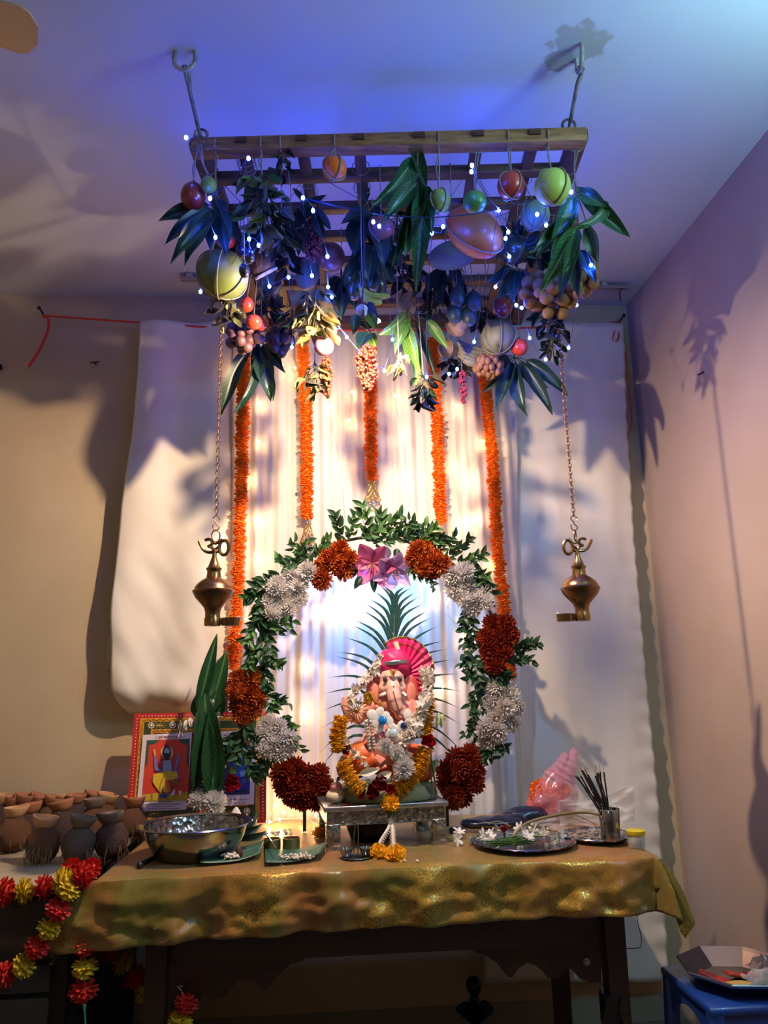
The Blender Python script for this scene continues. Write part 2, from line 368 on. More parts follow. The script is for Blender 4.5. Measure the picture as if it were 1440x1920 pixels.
# curtain track on the ceiling by the wall
m_trk = M('track_metal', '#a9a29c', .4, .5)
z = ZC-.02; a, c = PZ(340, 527, z), PZ(1183, 535, z); c.y = a.y = (a.y+c.y)/2
t = thing('curtain_track', 'thin metal curtain track under the ceiling behind the fruit', 'curtain track', (a+c)/2)
b = MB(); b.beam(a, c, .022, .016, bev=.003); b.build('rail', m_trk, t)
for k in (.02, .5, .94): b = MB(); q = a.lerp(c, k); b.box(q+V((0, 0, .012)), (.03, .035, .022), bev=.004); b.build('bracket', m_trk, t)
b = MB(); q = c+V((-.03, -.005, -.008)); b.tube(spline([q, q+V((-.015, 0, -.012)), q+V((-.016, 0, -.06))], 4), .0025, 6); b.build('hook', m_dark, t)

# ================================================================== backdrop cloths
def satin(name, col, rough=.38, bump=.25):
    m = M(name, col, rough, sheen=.4, bump=bump, bscale=7, col2=None, spec=.5); return m
m_satin = satin('white_satin', '#dcd4c4', .27, .6); m_satin2 = satin('white_satin_b', '#d9d2c8', .32, .45)
def lerp_tab(tab, t):
    for (a, x), (b2, y) in zip(tab, tab[1:]):
        if t <= b2: return x+(y-x)*((t-a)/(b2-a) if b2 > a else 0)
    return tab[-1][1]
def sheet(name, left, right, y0, y1, fold, mat, label, n=(60, 80), Y=2.99, thick=.0015):
    """left/right: tables of pixel x by row; fold(s,t) -> metres towards the room"""
    def fn(s, t):
        y = y0+(y1-y0)*t; x = lerp_tab(left, y)*(1-s)+lerp_tab(right, y)*s
        p = P(x, y, Y); p.y -= fold(s, t, p); return p
    b = MB(); b.grid(fn, *n); o = b.build(name, mat, solid=thick); return tag(o, label, 'cloth')
def f_left(s, t, p):
    q = NZ.noise(V((p.x*5, p.z*3, 2)))*.016+NZ.noise(V((p.x*12+p.z*6, p.z*7, 5)))*.012*(t**1.5)
    bul = .11*max(0, t-.35)**1.1*(1-(2*s-1)**4*.5); tuck = -.10*max(0, (t-.93)/.07)**2
    return .02+q+bul+.012*math.sin(s*9+t*2)+tuck
sheet('satin_sheet', [(600, 265), (700, 262), (820, 250), (950, 231), (1150, 214), (1290, 217), (1322, 228), (1345, 245)],
      [(600, 450), (1000, 455), (1250, 450), (1345, 385)], 607, 1340, f_left, m_satin, 'cream white satin sheet hanging loose and puffed, left of the garlands', (50, 90), 2.985)
def f_mid(s, t, p):
    u = p.x
    return .028+.007*math.sin(u*62+math.sin(p.z*2.2)*.8)+.005*math.sin(u*141+1+math.sin(p.z*3)*.5)+.004*math.sin(u*30+2)
m_sheer = M('sheer_net', '#e6e0dc', .6, sheen=.3, transl=.35)
sheet('sheer_curtain', [(600, 438), (1560, 425)], [(600, 965), (1560, 975)], 612, 1548, f_mid, m_sheer, 'sheer white pleated curtain lit by fairy lights behind the idol', (240, 40), 2.985, .001)
def f_right(s, t, p):
    q = NZ.noise(V((p.x*6, p.z*2.2, 7)))*.012+NZ.noise(V((p.x*20, p.z*9, 3)))*.004
    edge = .006*math.sin(p.z*70)*max(0, s-.88)/.12
    return .014+q+.006*math.sin(s*16+.8*math.sin(t*3))+edge+.03*max(0, .12-s)
sheet('satin_sheet', [(600, 925), (1900, 905)], [(600, 1166), (800, 1174), (1000, 1187), (1200, 1203), (1400, 1222), (1540, 1235), (1840, 1252)], 608, 1838, f_right, m_satin2,
      'white satin sheet hanging from the red cord down past the table, right side', (60, 110), 2.995)
# red cord
m_red = M('red_cord', '#d8321c', .6)
t = thing('red_rope', 'red cord strung between two nails across the top of the cloths', 'cord', P(620, 605, 2.98))
b = MB(); b.tube(spline([P(85, 592, 3.0), P(265, 605, 2.985), P(440, 616, 2.97), P(620, 619, 2.95), P(830, 618, 2.95), P(1000, 614, 2.97), P(1158, 604, 3.0)], 6), .004, 6); b.build('strand', m_red, t)
b = MB(); b.tube(spline([P(80, 592, 3.0), P(90, 598, 2.985), P(90, 618, 2.985), P(78, 648, 2.99), P(62, 675, 2.99), P(54, 687, 3.0)], 5), .0055, 6); b.build('loose_end', m_red, t)
b = MB(); b.tube(spline([P(1158, 606, 2.99), P(1152, 622, 2.98), P(1148, 636, 2.98), P(1154, 641, 2.98), P(1160, 632, 2.98), P(1159, 606, 2.99)], 5), .0045, 6); b.build('loop', m_red, t)
b = MB(); b.tube(spline([P(1160, 606, 2.99), P(1172, 660, 2.99), P(1178, 720, 2.99), P(1184, 775, 2.99), P(1183, 800, 2.99), P(1176, 820, 3.0)], 6), .0026, 6); b.build('loose_end', m_red, t)
for q in ((83, 592), (1160, 605)): b = MB(); k = P(*q, D-.002); b.tube([k, k+V((0, -.06, .004))], .004, 8); b.lathe([(.008, 0), (.008, .003)], MX.Translation(k+V((0, -.06, .004))) @ MX.Rotation(math.pi/2, 4, 'X'), 10); b.build('nail', m_dark, t)

# ================================================================== hanging lattice frame
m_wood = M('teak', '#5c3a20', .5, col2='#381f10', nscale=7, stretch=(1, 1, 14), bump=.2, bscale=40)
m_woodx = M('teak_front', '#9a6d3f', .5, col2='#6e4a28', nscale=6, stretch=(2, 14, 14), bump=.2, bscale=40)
t = thing('lattice_frame', 'dark wooden lattice frame hung flat from the ceiling, carrying fruit', 'wooden frame', F(FW/2, FD/2))
UB = [(x-357)/744*FW for x in (372, 452, 565, 674, 787, 897, 1003, 1086)]
VB = [.02, .15, .305, .46, .62, .77, .93, 1.09]
for i, v in enumerate(VB):
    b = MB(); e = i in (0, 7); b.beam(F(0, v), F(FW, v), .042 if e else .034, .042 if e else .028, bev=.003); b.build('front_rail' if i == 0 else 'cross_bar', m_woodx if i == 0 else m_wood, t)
for i, u in enumerate(UB):
    e = i in (0, 7); b = MB(); b.beam(F(u, .0), F(u, FD), .05 if e else .032, .034 if e else .022, bev=.003)
    b.build('side_rail' if e else 'depth_bar', m_wood, t)
    if 0 < i < 7: b = MB(); b.box(F(u, -.002, .006), (.03, .012, .016), MX((e1, e2, V((0, 0, 1)))).transposed()); b.build('tenon', m_wood, t)
def nearest_bar(p):
    v = (p-FL).dot(e2); u = (p-FL).dot(e1); vb = min(VB, key=lambda q: abs(q-v)); ub = min(UB, key=lambda q: abs(q-u))
    q = F(min(max(u, .0), FW), vb) if abs(vb-v) < abs(ub-u) else F(ub, min(max(v, 0), FD)); return q
m_str = M('jute_string', '#857c6c', .85)
def hang_string(t, p, r=.0022, double=True, mat=None):
    if p.y > 1.9: r, double = .0013, False
    q = nearest_bar(p); b = MB(); b.tube([p, p.lerp(q, .5)+rv(.004), q], r, 5)
    if double: b.tube([p+V((.003, 0, 0)), p.lerp(q, .4)+rv(.01), q+V((.008, -.004, 0))], r*.8, 5)
    b.ring(q, .026, r, e2 if abs((q-FL).dot(e1)-min(UB, key=lambda z: abs(z-(q-FL).dot(e1)))) > .01 else e1, V((0, 0, 1)), 10, 5)
    return b.build('string', mat or m_str, t)
# ================================================================== hanging fruit
def fruit(name, label, cat, x, y, Y, rx, ryy, mat, net=2, stem=True, tilt=0, shape=None, group=None, hangs=True, squash=None):
    p = P(x, y, Y); u = U(p); r = V((rx*u, rx*u, ryy*u)); t = thing(name, label, cat, p, group)
    rot = MX.Rotation(tilt, 3, CC)
    b = MB(); b.ell(p, r, 24, 16, rot=rot, fn=shape); o = b.build('body', mat, t)
    top = p+rot @ V((0, 0, r.z))
    if stem: b = MB(); b.tube([top-rot @ V((0, 0, .004)), top+V((0, 0, .008))], [.0045, .003], 6); b.build('stem', M('stem_brown', '#4d3a22', .7), t)
    if net:
        b = MB()
        for k in range(net):
            ax = MX.Rotation(math.pi*k/net+.5, 3, 'Z') @ V((1, 0, 0)); R = r.x*1.03+.001
            b.tube([p+rot @ (ax*R*math.cos(2*math.pi*i/28)+V((0, 0, 1))*(r.z*1.03+.001)*math.sin(2*math.pi*i/28)) for i in range(28)], .0021, 5, closed=True)
        b.build('net', m_str, t)
    if hangs: hang_string(t, top)
    return t
f_red = M('pomegranate_skin', '#8c1a20', .35, col2='#b03c2a', nscale=14, bump=.15, bscale=40, coat=.2)
f_app = M('apple_skin', '#6e1418', .28, col2='#8a2c20', nscale=9, coat=.3)
f_tom = M('tomato_skin', '#c22a1e', .2, col2='#d0452a', nscale=5, coat=.5)
f_ora = M('orange_peel', '#e06a0a', .4, bump=.3, bscale=240, coat=.15)
f_pom = M('pomelo_skin', '#9bb83e', .45, col2='#b7c65a', nscale=10, bump=.15, bscale=160)
f_lim = M('lime_skin', '#3f7d2a', .4, bump=.25, bscale=200, coat=.2)
f_lem = M('sweet_lime_skin', '#a8ad3a', .42, col2='#6f8a30', nscale=9, bump=.2, bscale=200)
f_pap = M('papaya_skin', '#d8601a', .42, col2='#c07030', nscale=6, coat=.2)
f_pal = M('pale_gourd_skin', '#7f9078', .45, col2='#5c7260', nscale=8, stretch=(6, 6, 1))
f_gua = M('guava_skin', '#5c7850', .45, col2='#748a62', nscale=9)
f_mel = M('melon_rind', '#8f8a4a', .5, col2='#6a7038', nscale=4, stretch=(9, 9, 1), bump=.2, bscale=60)
f_pum = M('green_coconut_husk', '#566830', .5, col2='#747c40', nscale=6, bump=.15, bscale=70)
f_coc = M('coir_husk', '#7a5a3a', .9, col2='#4c3522', nscale=30, bump=.9, bscale=120, stretch=(1, 1, .3))
f_egg = M('dark_green_fruit', '#1f2f1c', .3, col2='#2c4426', nscale=10, coat=.3)
f_oni = M('onion_skin', '#b4476a', .3, col2='#c9737f', nscale=5, stretch=(6, 6, 1), coat=.4)
f_jkf = M('purple_brown_skin', '#5a2f26', .4, col2='#7a4630', nscale=8, coat=.2)
f_yel = M('yellow_fruit_skin', '#b58a3e', .45, col2='#9a7a3a', nscale=10)
fruit('red_apple', 'dark red apple hanging at the left front corner of the frame', 'apple', 362, 368, 1.84, 23, 27, f_app, 0)
fruit('bitter_gourd', 'small wrinkled yellow-green gourd beside the dark apple', 'gourd', 391, 347, 1.81, 15, 16, M('wrinkled_gourd', '#8d9a36', .6, col2='#6f7c2a', nscale=16, bump=.9, bscale=70), 0)
fruit('pomegranate', 'red pomegranate above the big green coconut', 'pomegranate', 423, 447, 2.08, 20, 19, f_red, 0)
fruit('green_coconut', 'large green coconut in a string net, left side of the frame', 'coconut', 417, 515, 2.05, 49, 45, f_pum, 3, tilt=.15)
for k, (x, y) in enumerate(((453, 470), (468, 481), (458, 507))):
    fruit('aubergine', ('dark aubergine hanging highest in front of the cut coconut', 'dark aubergine touching the cut coconut half', 'dark aubergine overlapping the big green coconut')[k], 'aubergine', x, y, 1.95-.02*k, 10, 15, M('aubergine_skin', '#2a2130', .25, coat=.4), 0, group='small dark aubergines')
# cut coconut
p = P(490, 496, 2.12); u = U(p); t = thing('cut_coconut', 'brown fibrous coconut with a pale cut rim', 'coconut', p)
rot = MX.Rotation(-.5, 3, CC) @ MX.Rotation(.5, 3, 'X'); b = MB(); b.ell(p, 26*u, 20, 14, rot=rot, fn=lambda q: V((q.x, q.y, max(q.z, -.55*26*u)))); b.build('husk', f_coc, t)
b = MB(); b.lathe([(22*u, 0), (24.5*u, .003), (24*u, .008), (20*u, .008)], MX.Translation(p+rot @ V((0, 0, -.57*26*u))) @ rot.to_4x4() @ MX.Rotation(math.pi, 4, 'X'), 24); b.build('cut_rim', M('coconut_flesh', '#c8b6a2', .6), t); hang_string(t, p+V((0, 0, 25*u)))
fruit('orange', 'bright orange hanging from the front rail', 'orange', 627, 316, 1.80, 23, 22, f_ora, 2)
fruit('purple_fruit', 'large pointed purple-brown fruit by a blue light', 'fruit', 619, 481, 2.12, 27, 25, f_jkf, 0, tilt=-.9, shape=lambda q: V((q.x*(1-.25*max(0, q.z)/.045), q.y, q.z*1.15)))
fruit('snake_gourd', 'pale striped gourd above the lit yellow leaves', 'gourd', 577, 513, 2.25, 22, 33, f_pal, 0, tilt=.25)
fruit('snake_gourd', 'pale striped gourd below the cut coconut', 'gourd', 506, 528, 2.32, 22, 24, f_pal, 2)
fruit('red_apple', 'shiny reddish apple with a blue bulb in front of it', 'apple', 715, 430, 2.0, 26, 25, M('shiny_apple', '#8a4038', .2, col2='#a8664a', nscale=8, coat=.6), 1)
fruit('sweet_lime', 'yellow-green sweet lime half behind a mango leaf', 'sweet lime', 824, 377, 1.84, 20, 23, f_lem, 2)
fruit('green_lime', 'round dark green lime above the big papaya', 'lime', 890, 379, 1.82, 22, 21, f_lim, 0)
fruit('papaya', 'large orange-pink papaya tied with string, tilted', 'papaya', 890, 436, 1.98, 42, 60, f_pap, 1, tilt=-.85)
fruit('ash_gourd', 'grey-green gourd behind the papaya', 'gourd', 850, 478, 2.2, 27, 50, M('ash_gourd_skin', '#5c6a58', .5, col2='#74806c', nscale=9), 0, tilt=1.3)
fruit('pomegranate', 'red pomegranate in string hanging from the front rail', 'pomegranate', 958, 348, 1.78, 26, 26, f_red, 2)
fruit('pomelo', 'large bright green pomelo in a string net at the right front', 'pomelo', 1036, 351, 1.76, 34, 34, f_pom, 2)
fruit('guava', 'dull green guava glowing blue under the pomelo', 'guava', 1003, 404, 1.95, 28, 28, f_gua, 2)
fruit('red_apple', 'deep red apple right of the pineapple', 'apple', 940, 576, 2.38, 19, 19, f_app, 1)
fruit('melon', 'round ribbed melon in a string net above the nut bunch', 'melon', 934, 632, 2.42, 32, 32, f_mel, 3)
fruit('tomato', 'red tomato hanging just right of the melon', 'tomato', 974, 651, 2.42, 16, 16, f_tom, 0)
fruit('wood_apple', 'small tan round fruit left of the bananas', 'fruit', 838, 655, 2.5, 17, 17, f_yel, 2)
fruit('onion', 'pink-purple onion under the brightly lit leaves', 'onion', 607, 650, 2.2, 19, 19, f_oni, 0, shape=lambda q: V((q.x, q.y, q.z*(.9 if q.z < 0 else 1.05))))
fruit('tomato', 'red tomato beside the dried leaves below the green coconut', 'tomato', 463, 571, 2.2, 13, 15, f_tom, 0)
fruit('tomato', 'larger red tomato above the purple betel nuts', 'tomato', 476, 604, 2.22, 16, 14, f_tom, 0)
fruit('tomato', 'smaller red tomato touching its neighbour above the betel nuts', 'tomato', 489, 609, 2.26, 12, 12, f_tom, 0)
fruit('red_apple', 'small red fruit tucked left of the tan nut bunch', 'apple', 1007, 572, 2.2, 15, 13, f_red, 0)
fruit('red_fruit', 'red fruit half hidden among the right mango leaves', 'fruit', 1074, 412, 1.9, 10, 17, f_red, 0)
# bananas
m_ban = M('banana_peel', '#c9b83a', .45, col2='#9aa038', nscale=9, stretch=(1, 1, 3)); m_banp = M('pale_banana', '#8d8468', .5, col2='#7a7a58', nscale=9)
def banana(t, pts, r, mat):
    b = MB(); q = spline(pts, 4); n = len(q); b.tube(q, [r*(.25+.75*math.sin(math.pi*min(1, max(0, (i+.6)/n)))**.5) for i in range(n)], 7); b.build('banana', mat, t)
t = thing('banana_bunch', 'two yellow-green bananas lit from below, centre', 'bananas', P(705, 550, 2.1)); q = 2.12
banana(t, [P(676, 540, q), P(690, 552, q), P(706, 556, q), P(731, 555, q)], .011, m_ban); banana(t, [P(677, 545, q), P(686, 560, q), P(702, 567, q), P(716, 566, q)], .011, m_ban); hang_string(t, P(676, 538, q))
t = thing('banana_bunch', 'hand of dull bananas beside the melon', 'bananas', P(890, 665, 2.45)); q = 2.5
for k in range(5): banana(t, [P(858, 640+k*6, q+.01*k), P(880, 652+k*7, q-.01*k), P(905, 658+k*6, q), P(922, 650+k*5, q)], .013, m_banp)
hang_string(t, P(858, 640, q))
# pineapple with dark mangoes in front
p = P(858, 602, 2.4); u = U(p); t = thing('pineapple', 'dark pineapple with spiky crown hanging behind four green mangoes', 'pineapple', p)
m_pin = M('pineapple_skin', '#4c3a20', .6, col2='#a08250', nscale=40, voro=True, bump=.8, bscale=40, lo=.1, hi=.5)
b = MB(); b.ell(p, (24*u, 24*u, 30*u), 20, 14); b.build('body', m_pin, t)
m_crown = LM('pineapple_crown', '#26382c', '#3c5244')
for k in range(18):
    a = 2*math.pi*k/18*1.7; base = p+V((math.cos(a)*.012, math.sin(a)*.012, 26*u)); out = .3+.7*(k % 6)/5
    put_leaf(t, base, base+V((math.cos(a)*.07*out, math.sin(a)*.05*out, .05+.07*(1.2-out))), .013, m_crown, roll=R0.uniform(-.5, .5), name='crown_leaf')
hang_string(t, p+V((0, 0, 28*u)))
for k, (x, y) in enumerate(((858, 557), (888, 565), (853, 587), (880, 592))):
    fruit('green_mango', ('highest', 'rightmost', 'lower left', 'lowest right')[k]+' of four dark green mangoes in front of the pineapple', 'mango', x, y, 2.25+.03*(k > 1), 15, 21, M('raw_mango', '#22342a', .4, col2='#2e4434', nscale=8), 0, group='dark mangoes by the pineapple')
# spiky dark seed head
p = P(965, 468, 2.05); t = thing('seed_head', 'dark spiky seed head wrapped in blue wire', 'seed head', p); b = MB(); b.ell(p, .045, 16, 10); b.build('core', f_egg, t)
for k in range(26):
    d = rv().normalized(); put_leaf(t, p+d*.03, p+d*.075+V((.01, 0, .02)), .016, m_crown, name='spike', roll=R0.uniform(-1, 1))
hang_string(t, p+V((0, 0, .04)))
# clusters of round nuts or fruit
def cluster(name, label, cat, x, y, Y, w, h, r, n, mat, part, seed, egg=1.0, leaf=None):
    rr = random.Random(seed); p = P(x, y, Y); u = U(p); t = thing(name, label, cat, p); pts = []; tries = 0
    while len(pts) < n and tries < 4000:
        tries += 1; a, e = rr.uniform(0, 6.283), rr.uniform(-1, 1); k = rr.uniform(.55, 1)
        q = V((math.cos(a)*math.sqrt(1-e*e)*w*u*k, math.sin(a)*math.sqrt(1-e*e)*w*u*.7*k, e*h*u*k))
        if all((q-o).length > r*u*1.35 for o in pts): pts.append(q)
    me = MB().ell((0, 0, 0), (1, 1, egg), 12, 8).mesh(part, mat)
    for q in pts: inst(part, me, mat, t, MX.Translation(p+q) @ MX.Rotation(rr.uniform(-.6, .6), 4, 'X') @ MX.Scale(r*u*rr.uniform(.85, 1.12), 4))
    b = MB()
    for q in pts: b.tube([p+q, p+q*.4+V((0, 0, h*u*.6)), p+V((0, 0, h*u*1.1))], .0016, 4)
    b.build('stalks', M('stem_brown', '#4d3a22', .7), t); hang_string(t, p+V((0, 0, h*u))); return t
m_tan = M('betel_nut', '#9a7040', .55, col2='#6e4c28', nscale=60, bump=.25, bscale=90); m_pur = M('ripe_nut', '#6b4a48', .5, col2='#54383c', nscale=40)
cluster('nut_bunch', 'large bunch of tan betel nuts under the right mango leaves', 'nuts', 1035, 548, 2.1, 62, 40, 12.5, 34, m_tan, 'nut', 3)
cluster('nut_bunch', 'smaller bunch of tan betel nuts at the far right edge', 'nuts', 1098, 520, 2.05, 22, 34, 12.5, 10, m_tan, 'nut', 4)
cluster('nut_bunch', 'bunch of purple-brown betel nuts near the left lamp chain', 'nuts', 456, 632, 2.3, 34, 26, 10, 22, m_pur, 'nut', 5)
cluster('almond_bunch', 'tight ball of brown almonds under the melon', 'nuts', 916, 686, 2.45, 25, 17, 6.5, 40, M('almond_shell', '#8f6236', .6, col2='#6a4526', nscale=40), 'almond', 6, 1.4)
cluster('green_fruit_bunch', 'bunch of dark green oval fruit above the bananas', 'fruit bunch', 683, 520, 2.2, 40, 30, 14, 11, f_egg, 'fruit', 8, 1.45)
cluster('brown_fruit_bunch', 'bunch of dark brown oval fruit right of the betel nuts', 'fruit bunch', 526, 640, 2.4, 26, 28, 10, 11, M('dark_fruit', '#3c2e24', .4, col2='#57402c', nscale=12), 'fruit', 9, 1.4)
# berries: countless small fruit, one part each
def berries(name, label, x, y, Y, w, h, r, n, mat, seed):
    rr = random.Random(seed); p = P(x, y, Y); u = U(p); t = thing(name, label, 'berries', p); b = MB()
    for k in range(n):
        z = rr.uniform(-1, 1); a = rr.uniform(0, 6.283); q = math.sqrt(max(.12, 1-abs(z)**3))*rr.uniform(.5, 1)*(1.05-.25*(z < -.5))
        b.ell(p+V((math.cos(a)*w*u*q, math.sin(a)*w*u*q, z*h*u)), r*u*rr.uniform(.8, 1.2), 6, 4)
    o = b.build('berries', mat, t); o['kind'] = 'stuff'; b = MB(); b.tube([p-V((0, 0, h*u*.9)), p+V((0, 0, h*u))], .004, 6); b.build('stalk', M('stem_brown', '#4d3a22', .7), t); hang_string(t, p+V((0, 0, h*u))); return t
m_ber = M('orange_berries', '#b0401c', .4, col2='#7c2612', nscale=60); m_ber2 = M('dark_red_berries', '#6e2426', .4, col2='#8c3a34', nscale=60)
berries('berry_spray', 'thick spray of orange-red berries in front of the middle garland', 688, 688, 2.3, 20, 46, 3.0, 330, m_ber, 1)
berries('berry_spray', 'thin spray of orange-red berries beside the second garland', 612, 705, 2.3, 10, 38, 2.8, 130, m_ber, 2)
berries('berry_spray', 'dark red berry cob beside the purple-brown fruit', 585, 450, 2.05, 18, 42, 3.4, 260, m_ber2, 3)
berries('berry_spray', 'thin hanging spray of crimson berries left of the almonds', 868, 725, 2.5, 7, 32, 2.6, 90, M('crimson_berries', '#8c2a3c', .4), 4)
# leaf bunches
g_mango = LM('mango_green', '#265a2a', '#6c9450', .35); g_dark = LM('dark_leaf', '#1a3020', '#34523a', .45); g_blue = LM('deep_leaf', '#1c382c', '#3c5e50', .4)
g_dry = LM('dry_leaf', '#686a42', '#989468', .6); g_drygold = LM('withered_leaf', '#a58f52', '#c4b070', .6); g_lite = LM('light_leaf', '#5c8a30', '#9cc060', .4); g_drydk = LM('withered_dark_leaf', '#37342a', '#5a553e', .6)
def bunch(name, label, x, y, Y, leaves, mat, group=None, stemr=.003):
    p = P(x, y, Y); t = thing(name, label, 'leaves', p); b = MB()
    for L in leaves:
        x0, y0, x1, y1, wd = L[:5]; dy = L[5] if len(L) > 5 else R0.uniform(-.04, .04); mt = L[6] if len(L) > 6 else mat
        a, c = P(x0, y0, Y), P(x1, y1, Y+dy); u = U(a); put_leaf(t, a, c, wd*u, mt, roll=R0.uniform(-.55, .55)); b.tube([p, p.lerp(a, .6)+rv(.003), a], stemr*.6, 5)
    b.tube([p, p+V((0, 0, .03))], stemr, 5); b.build('stems', M('twig', '#4a4a2a', .7), t); hang_string(t, p+V((0, 0, .03))); return t
bunch('mango_leaves', 'dark mango leaf bunch pointing out at the far left', 405, 385, 1.88, [(392, 385, 296, 415, 30), (400, 395, 308, 462, 32), (405, 400, 318, 500, 34), (410, 405, 345, 505, 30), (402, 372, 425, 420, 28), (412, 395, 432, 450, 22)], g_blue)
bunch('mango_leaves', 'mango leaf bunch with long hanging leaves at the centre of the frame', 782, 330, 1.84, [(765, 250, 800, 352, 30), (772, 300, 700, 385, 44), (782, 345, 715, 420, 34), (795, 350, 775, 450, 26), (800, 350, 810, 440, 30), (795, 370, 780, 545, 36), (780, 380, 745, 500, 24), (775, 400, 760, 480, 26), (790, 340, 735, 500, 22)], g_mango)
bunch('mango_leaves', 'big glossy mango leaf bunch at the right edge of the frame', 1080, 360, 1.8, [(1082, 350, 1182, 445, 34), (1085, 360, 1138, 388, 30), (1140, 380, 1070, 430, 26), (1075, 370, 1035, 470, 40), (1070, 410, 1005, 480, 36), (1080, 430, 1013, 552, 40), (1085, 430, 1065, 535, 26), (1100, 420, 1122, 494, 30), (1078, 400, 1000, 470, 28), (1086, 440, 1054, 520, 22)], g_mango)
bunch('mango_leaves', 'long drooping mango leaves beside the left lamp chain', 485, 640, 2.45, [(470, 655, 415, 782, 32), (480, 665, 440, 775, 26), (485, 650, 508, 752, 40), (495, 645, 536, 700, 22), (500, 690, 512, 752, 22), (480, 640, 470, 720, 26), (505, 640, 530, 690, 16)], g_blue)
bunch('mango_leaves', 'spreading mango leaf bunch below the melon and tomato', 965, 670, 2.5, [(950, 668, 912, 712, 24), (958, 675, 905, 735, 26), (960, 680, 930, 770, 30), (970, 685, 990, 782, 32), (978, 680, 1036, 778, 28), (985, 675, 1066, 742, 28), (975, 675, 1030, 728, 30), (965, 680, 960, 740, 30)], g_blue)
bunch('broad_leaves', 'yellow-green leaves lit by the bulb, hanging at the centre', 765, 585, 2.34, [(760, 590, 712, 628, 34, -.03, g_lite), (768, 600, 740, 665, 26, 0, g_lite), (770, 600, 762, 680, 22, -.02, g_lite), (765, 610, 790, 700, 30, -.02, g_lite), (780, 600, 820, 715, 14, .02), (800, 600, 838, 652, 24, 0, g_lite), (770, 640, 780, 730, 24, 0, g_lite), (775, 590, 770, 560, 24, 0, g_drygold), (760, 585, 745, 548, 22, -.02, g_drygold), (752, 580, 775, 545, 26, -.04, g_drygold)], g_dark)
bunch('broad_leaves', 'dark blue-green leaves left of the shiny apple', 690, 400, 2.02, [(690, 400, 640, 420, 34), (690, 410, 720, 500, 50), (680, 410, 665, 480, 50), (700, 400, 700, 470, 44), (685, 380, 672, 350, 16), (680, 385, 690, 340, 14), (700, 390, 735, 470, 34)], g_dark)
bunch('twig_leaves', 'dark twig with small leaves above the berry cob', 575, 375, 2.0, [(575, 378, 612, 365, 14), (575, 385, 560, 420, 24), (580, 395, 620, 430, 26), (578, 390, 590, 410, 18), (570, 380, 548, 352, 12), (590, 400, 610, 450, 22)], g_dark)
bunch('bulb_leaves', 'green leaves hanging around the white bulb holder', 682, 600, 1.93, [(668, 590, 662, 628, 22, 0, g_dark), (690, 590, 706, 618, 18, .0, g_lite), (688, 625, 672, 655, 30, -.03, g_lite), (695, 625, 705, 650, 24, .0, g_lite)], g_lite)
def dry(name, label, x, y, Y, w, h, n, size, mats, seed, droop=.8):
    global R0
    rr = random.Random(seed); p = P(x, y, Y); u = U(p); t = thing(name, label, 'leaves', p); b = MB(); top = p+V((0, 0, h*u))
    for k in range(n):
        z = 1-2*(k+.5)/n; a = k*2.4+rr.uniform(-.4, .4); wq = math.sqrt(max(.08, 1-(z*.9)**2))*rr.uniform(.35, .8)
        q = p+V((math.cos(a)*w*u*wq, math.sin(a)*w*u*wq*.8, z*h*u*.8+.01)); d = V((math.cos(a)*.7, math.sin(a)*.7, -droop+rr.uniform(-.4, .6))).normalized()
        L = size*u*rr.uniform(.75, 1.25); mt = mats[rr.randrange(len(mats))]
        put_leaf(t, q, q+d*L, L*rr.uniform(.5, .75), mt, DRY, rr.uniform(-1.2, 1.2)); b.tube([q, q.lerp(top, .5)*.5+V((p.x, p.y, q.z*.5+top.z*.5))*.5, V((p.x, p.y, q.z+.02))], .0013, 4)
    b.tube([p-V((0, 0, h*u*.7)), top], .003, 5); b.build('stems', M('twig', '#4a4a2a', .7), t); hang_string(t, top); return t
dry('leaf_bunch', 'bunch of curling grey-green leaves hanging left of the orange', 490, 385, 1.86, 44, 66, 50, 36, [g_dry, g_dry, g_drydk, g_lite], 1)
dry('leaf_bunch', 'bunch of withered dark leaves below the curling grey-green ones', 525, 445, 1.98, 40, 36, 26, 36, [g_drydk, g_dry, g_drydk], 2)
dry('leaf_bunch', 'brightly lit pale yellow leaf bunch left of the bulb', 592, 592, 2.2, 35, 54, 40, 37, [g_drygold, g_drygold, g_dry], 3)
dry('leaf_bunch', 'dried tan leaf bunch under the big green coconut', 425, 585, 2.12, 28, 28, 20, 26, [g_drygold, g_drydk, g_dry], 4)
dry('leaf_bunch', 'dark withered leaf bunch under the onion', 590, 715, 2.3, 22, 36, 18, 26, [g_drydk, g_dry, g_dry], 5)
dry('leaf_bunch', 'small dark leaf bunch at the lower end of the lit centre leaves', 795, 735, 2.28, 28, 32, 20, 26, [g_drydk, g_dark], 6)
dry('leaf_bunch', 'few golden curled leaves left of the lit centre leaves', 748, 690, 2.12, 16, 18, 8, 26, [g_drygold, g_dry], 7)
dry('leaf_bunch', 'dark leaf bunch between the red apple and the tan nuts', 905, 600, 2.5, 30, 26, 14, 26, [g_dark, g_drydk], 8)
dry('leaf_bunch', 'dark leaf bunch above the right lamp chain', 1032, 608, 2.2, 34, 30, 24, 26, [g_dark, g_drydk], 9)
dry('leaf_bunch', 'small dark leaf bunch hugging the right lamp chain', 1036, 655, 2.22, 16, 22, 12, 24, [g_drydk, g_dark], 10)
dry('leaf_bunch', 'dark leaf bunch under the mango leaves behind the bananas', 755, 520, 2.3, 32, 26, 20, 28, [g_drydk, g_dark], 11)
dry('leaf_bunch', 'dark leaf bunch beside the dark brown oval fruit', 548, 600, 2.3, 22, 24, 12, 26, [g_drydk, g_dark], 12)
dry('leaf_bunch', 'dark blue leaf bunch above the crimson berry spray', 862, 690, 2.55, 20, 14, 10, 22, [g_dark, g_drydk], 13)
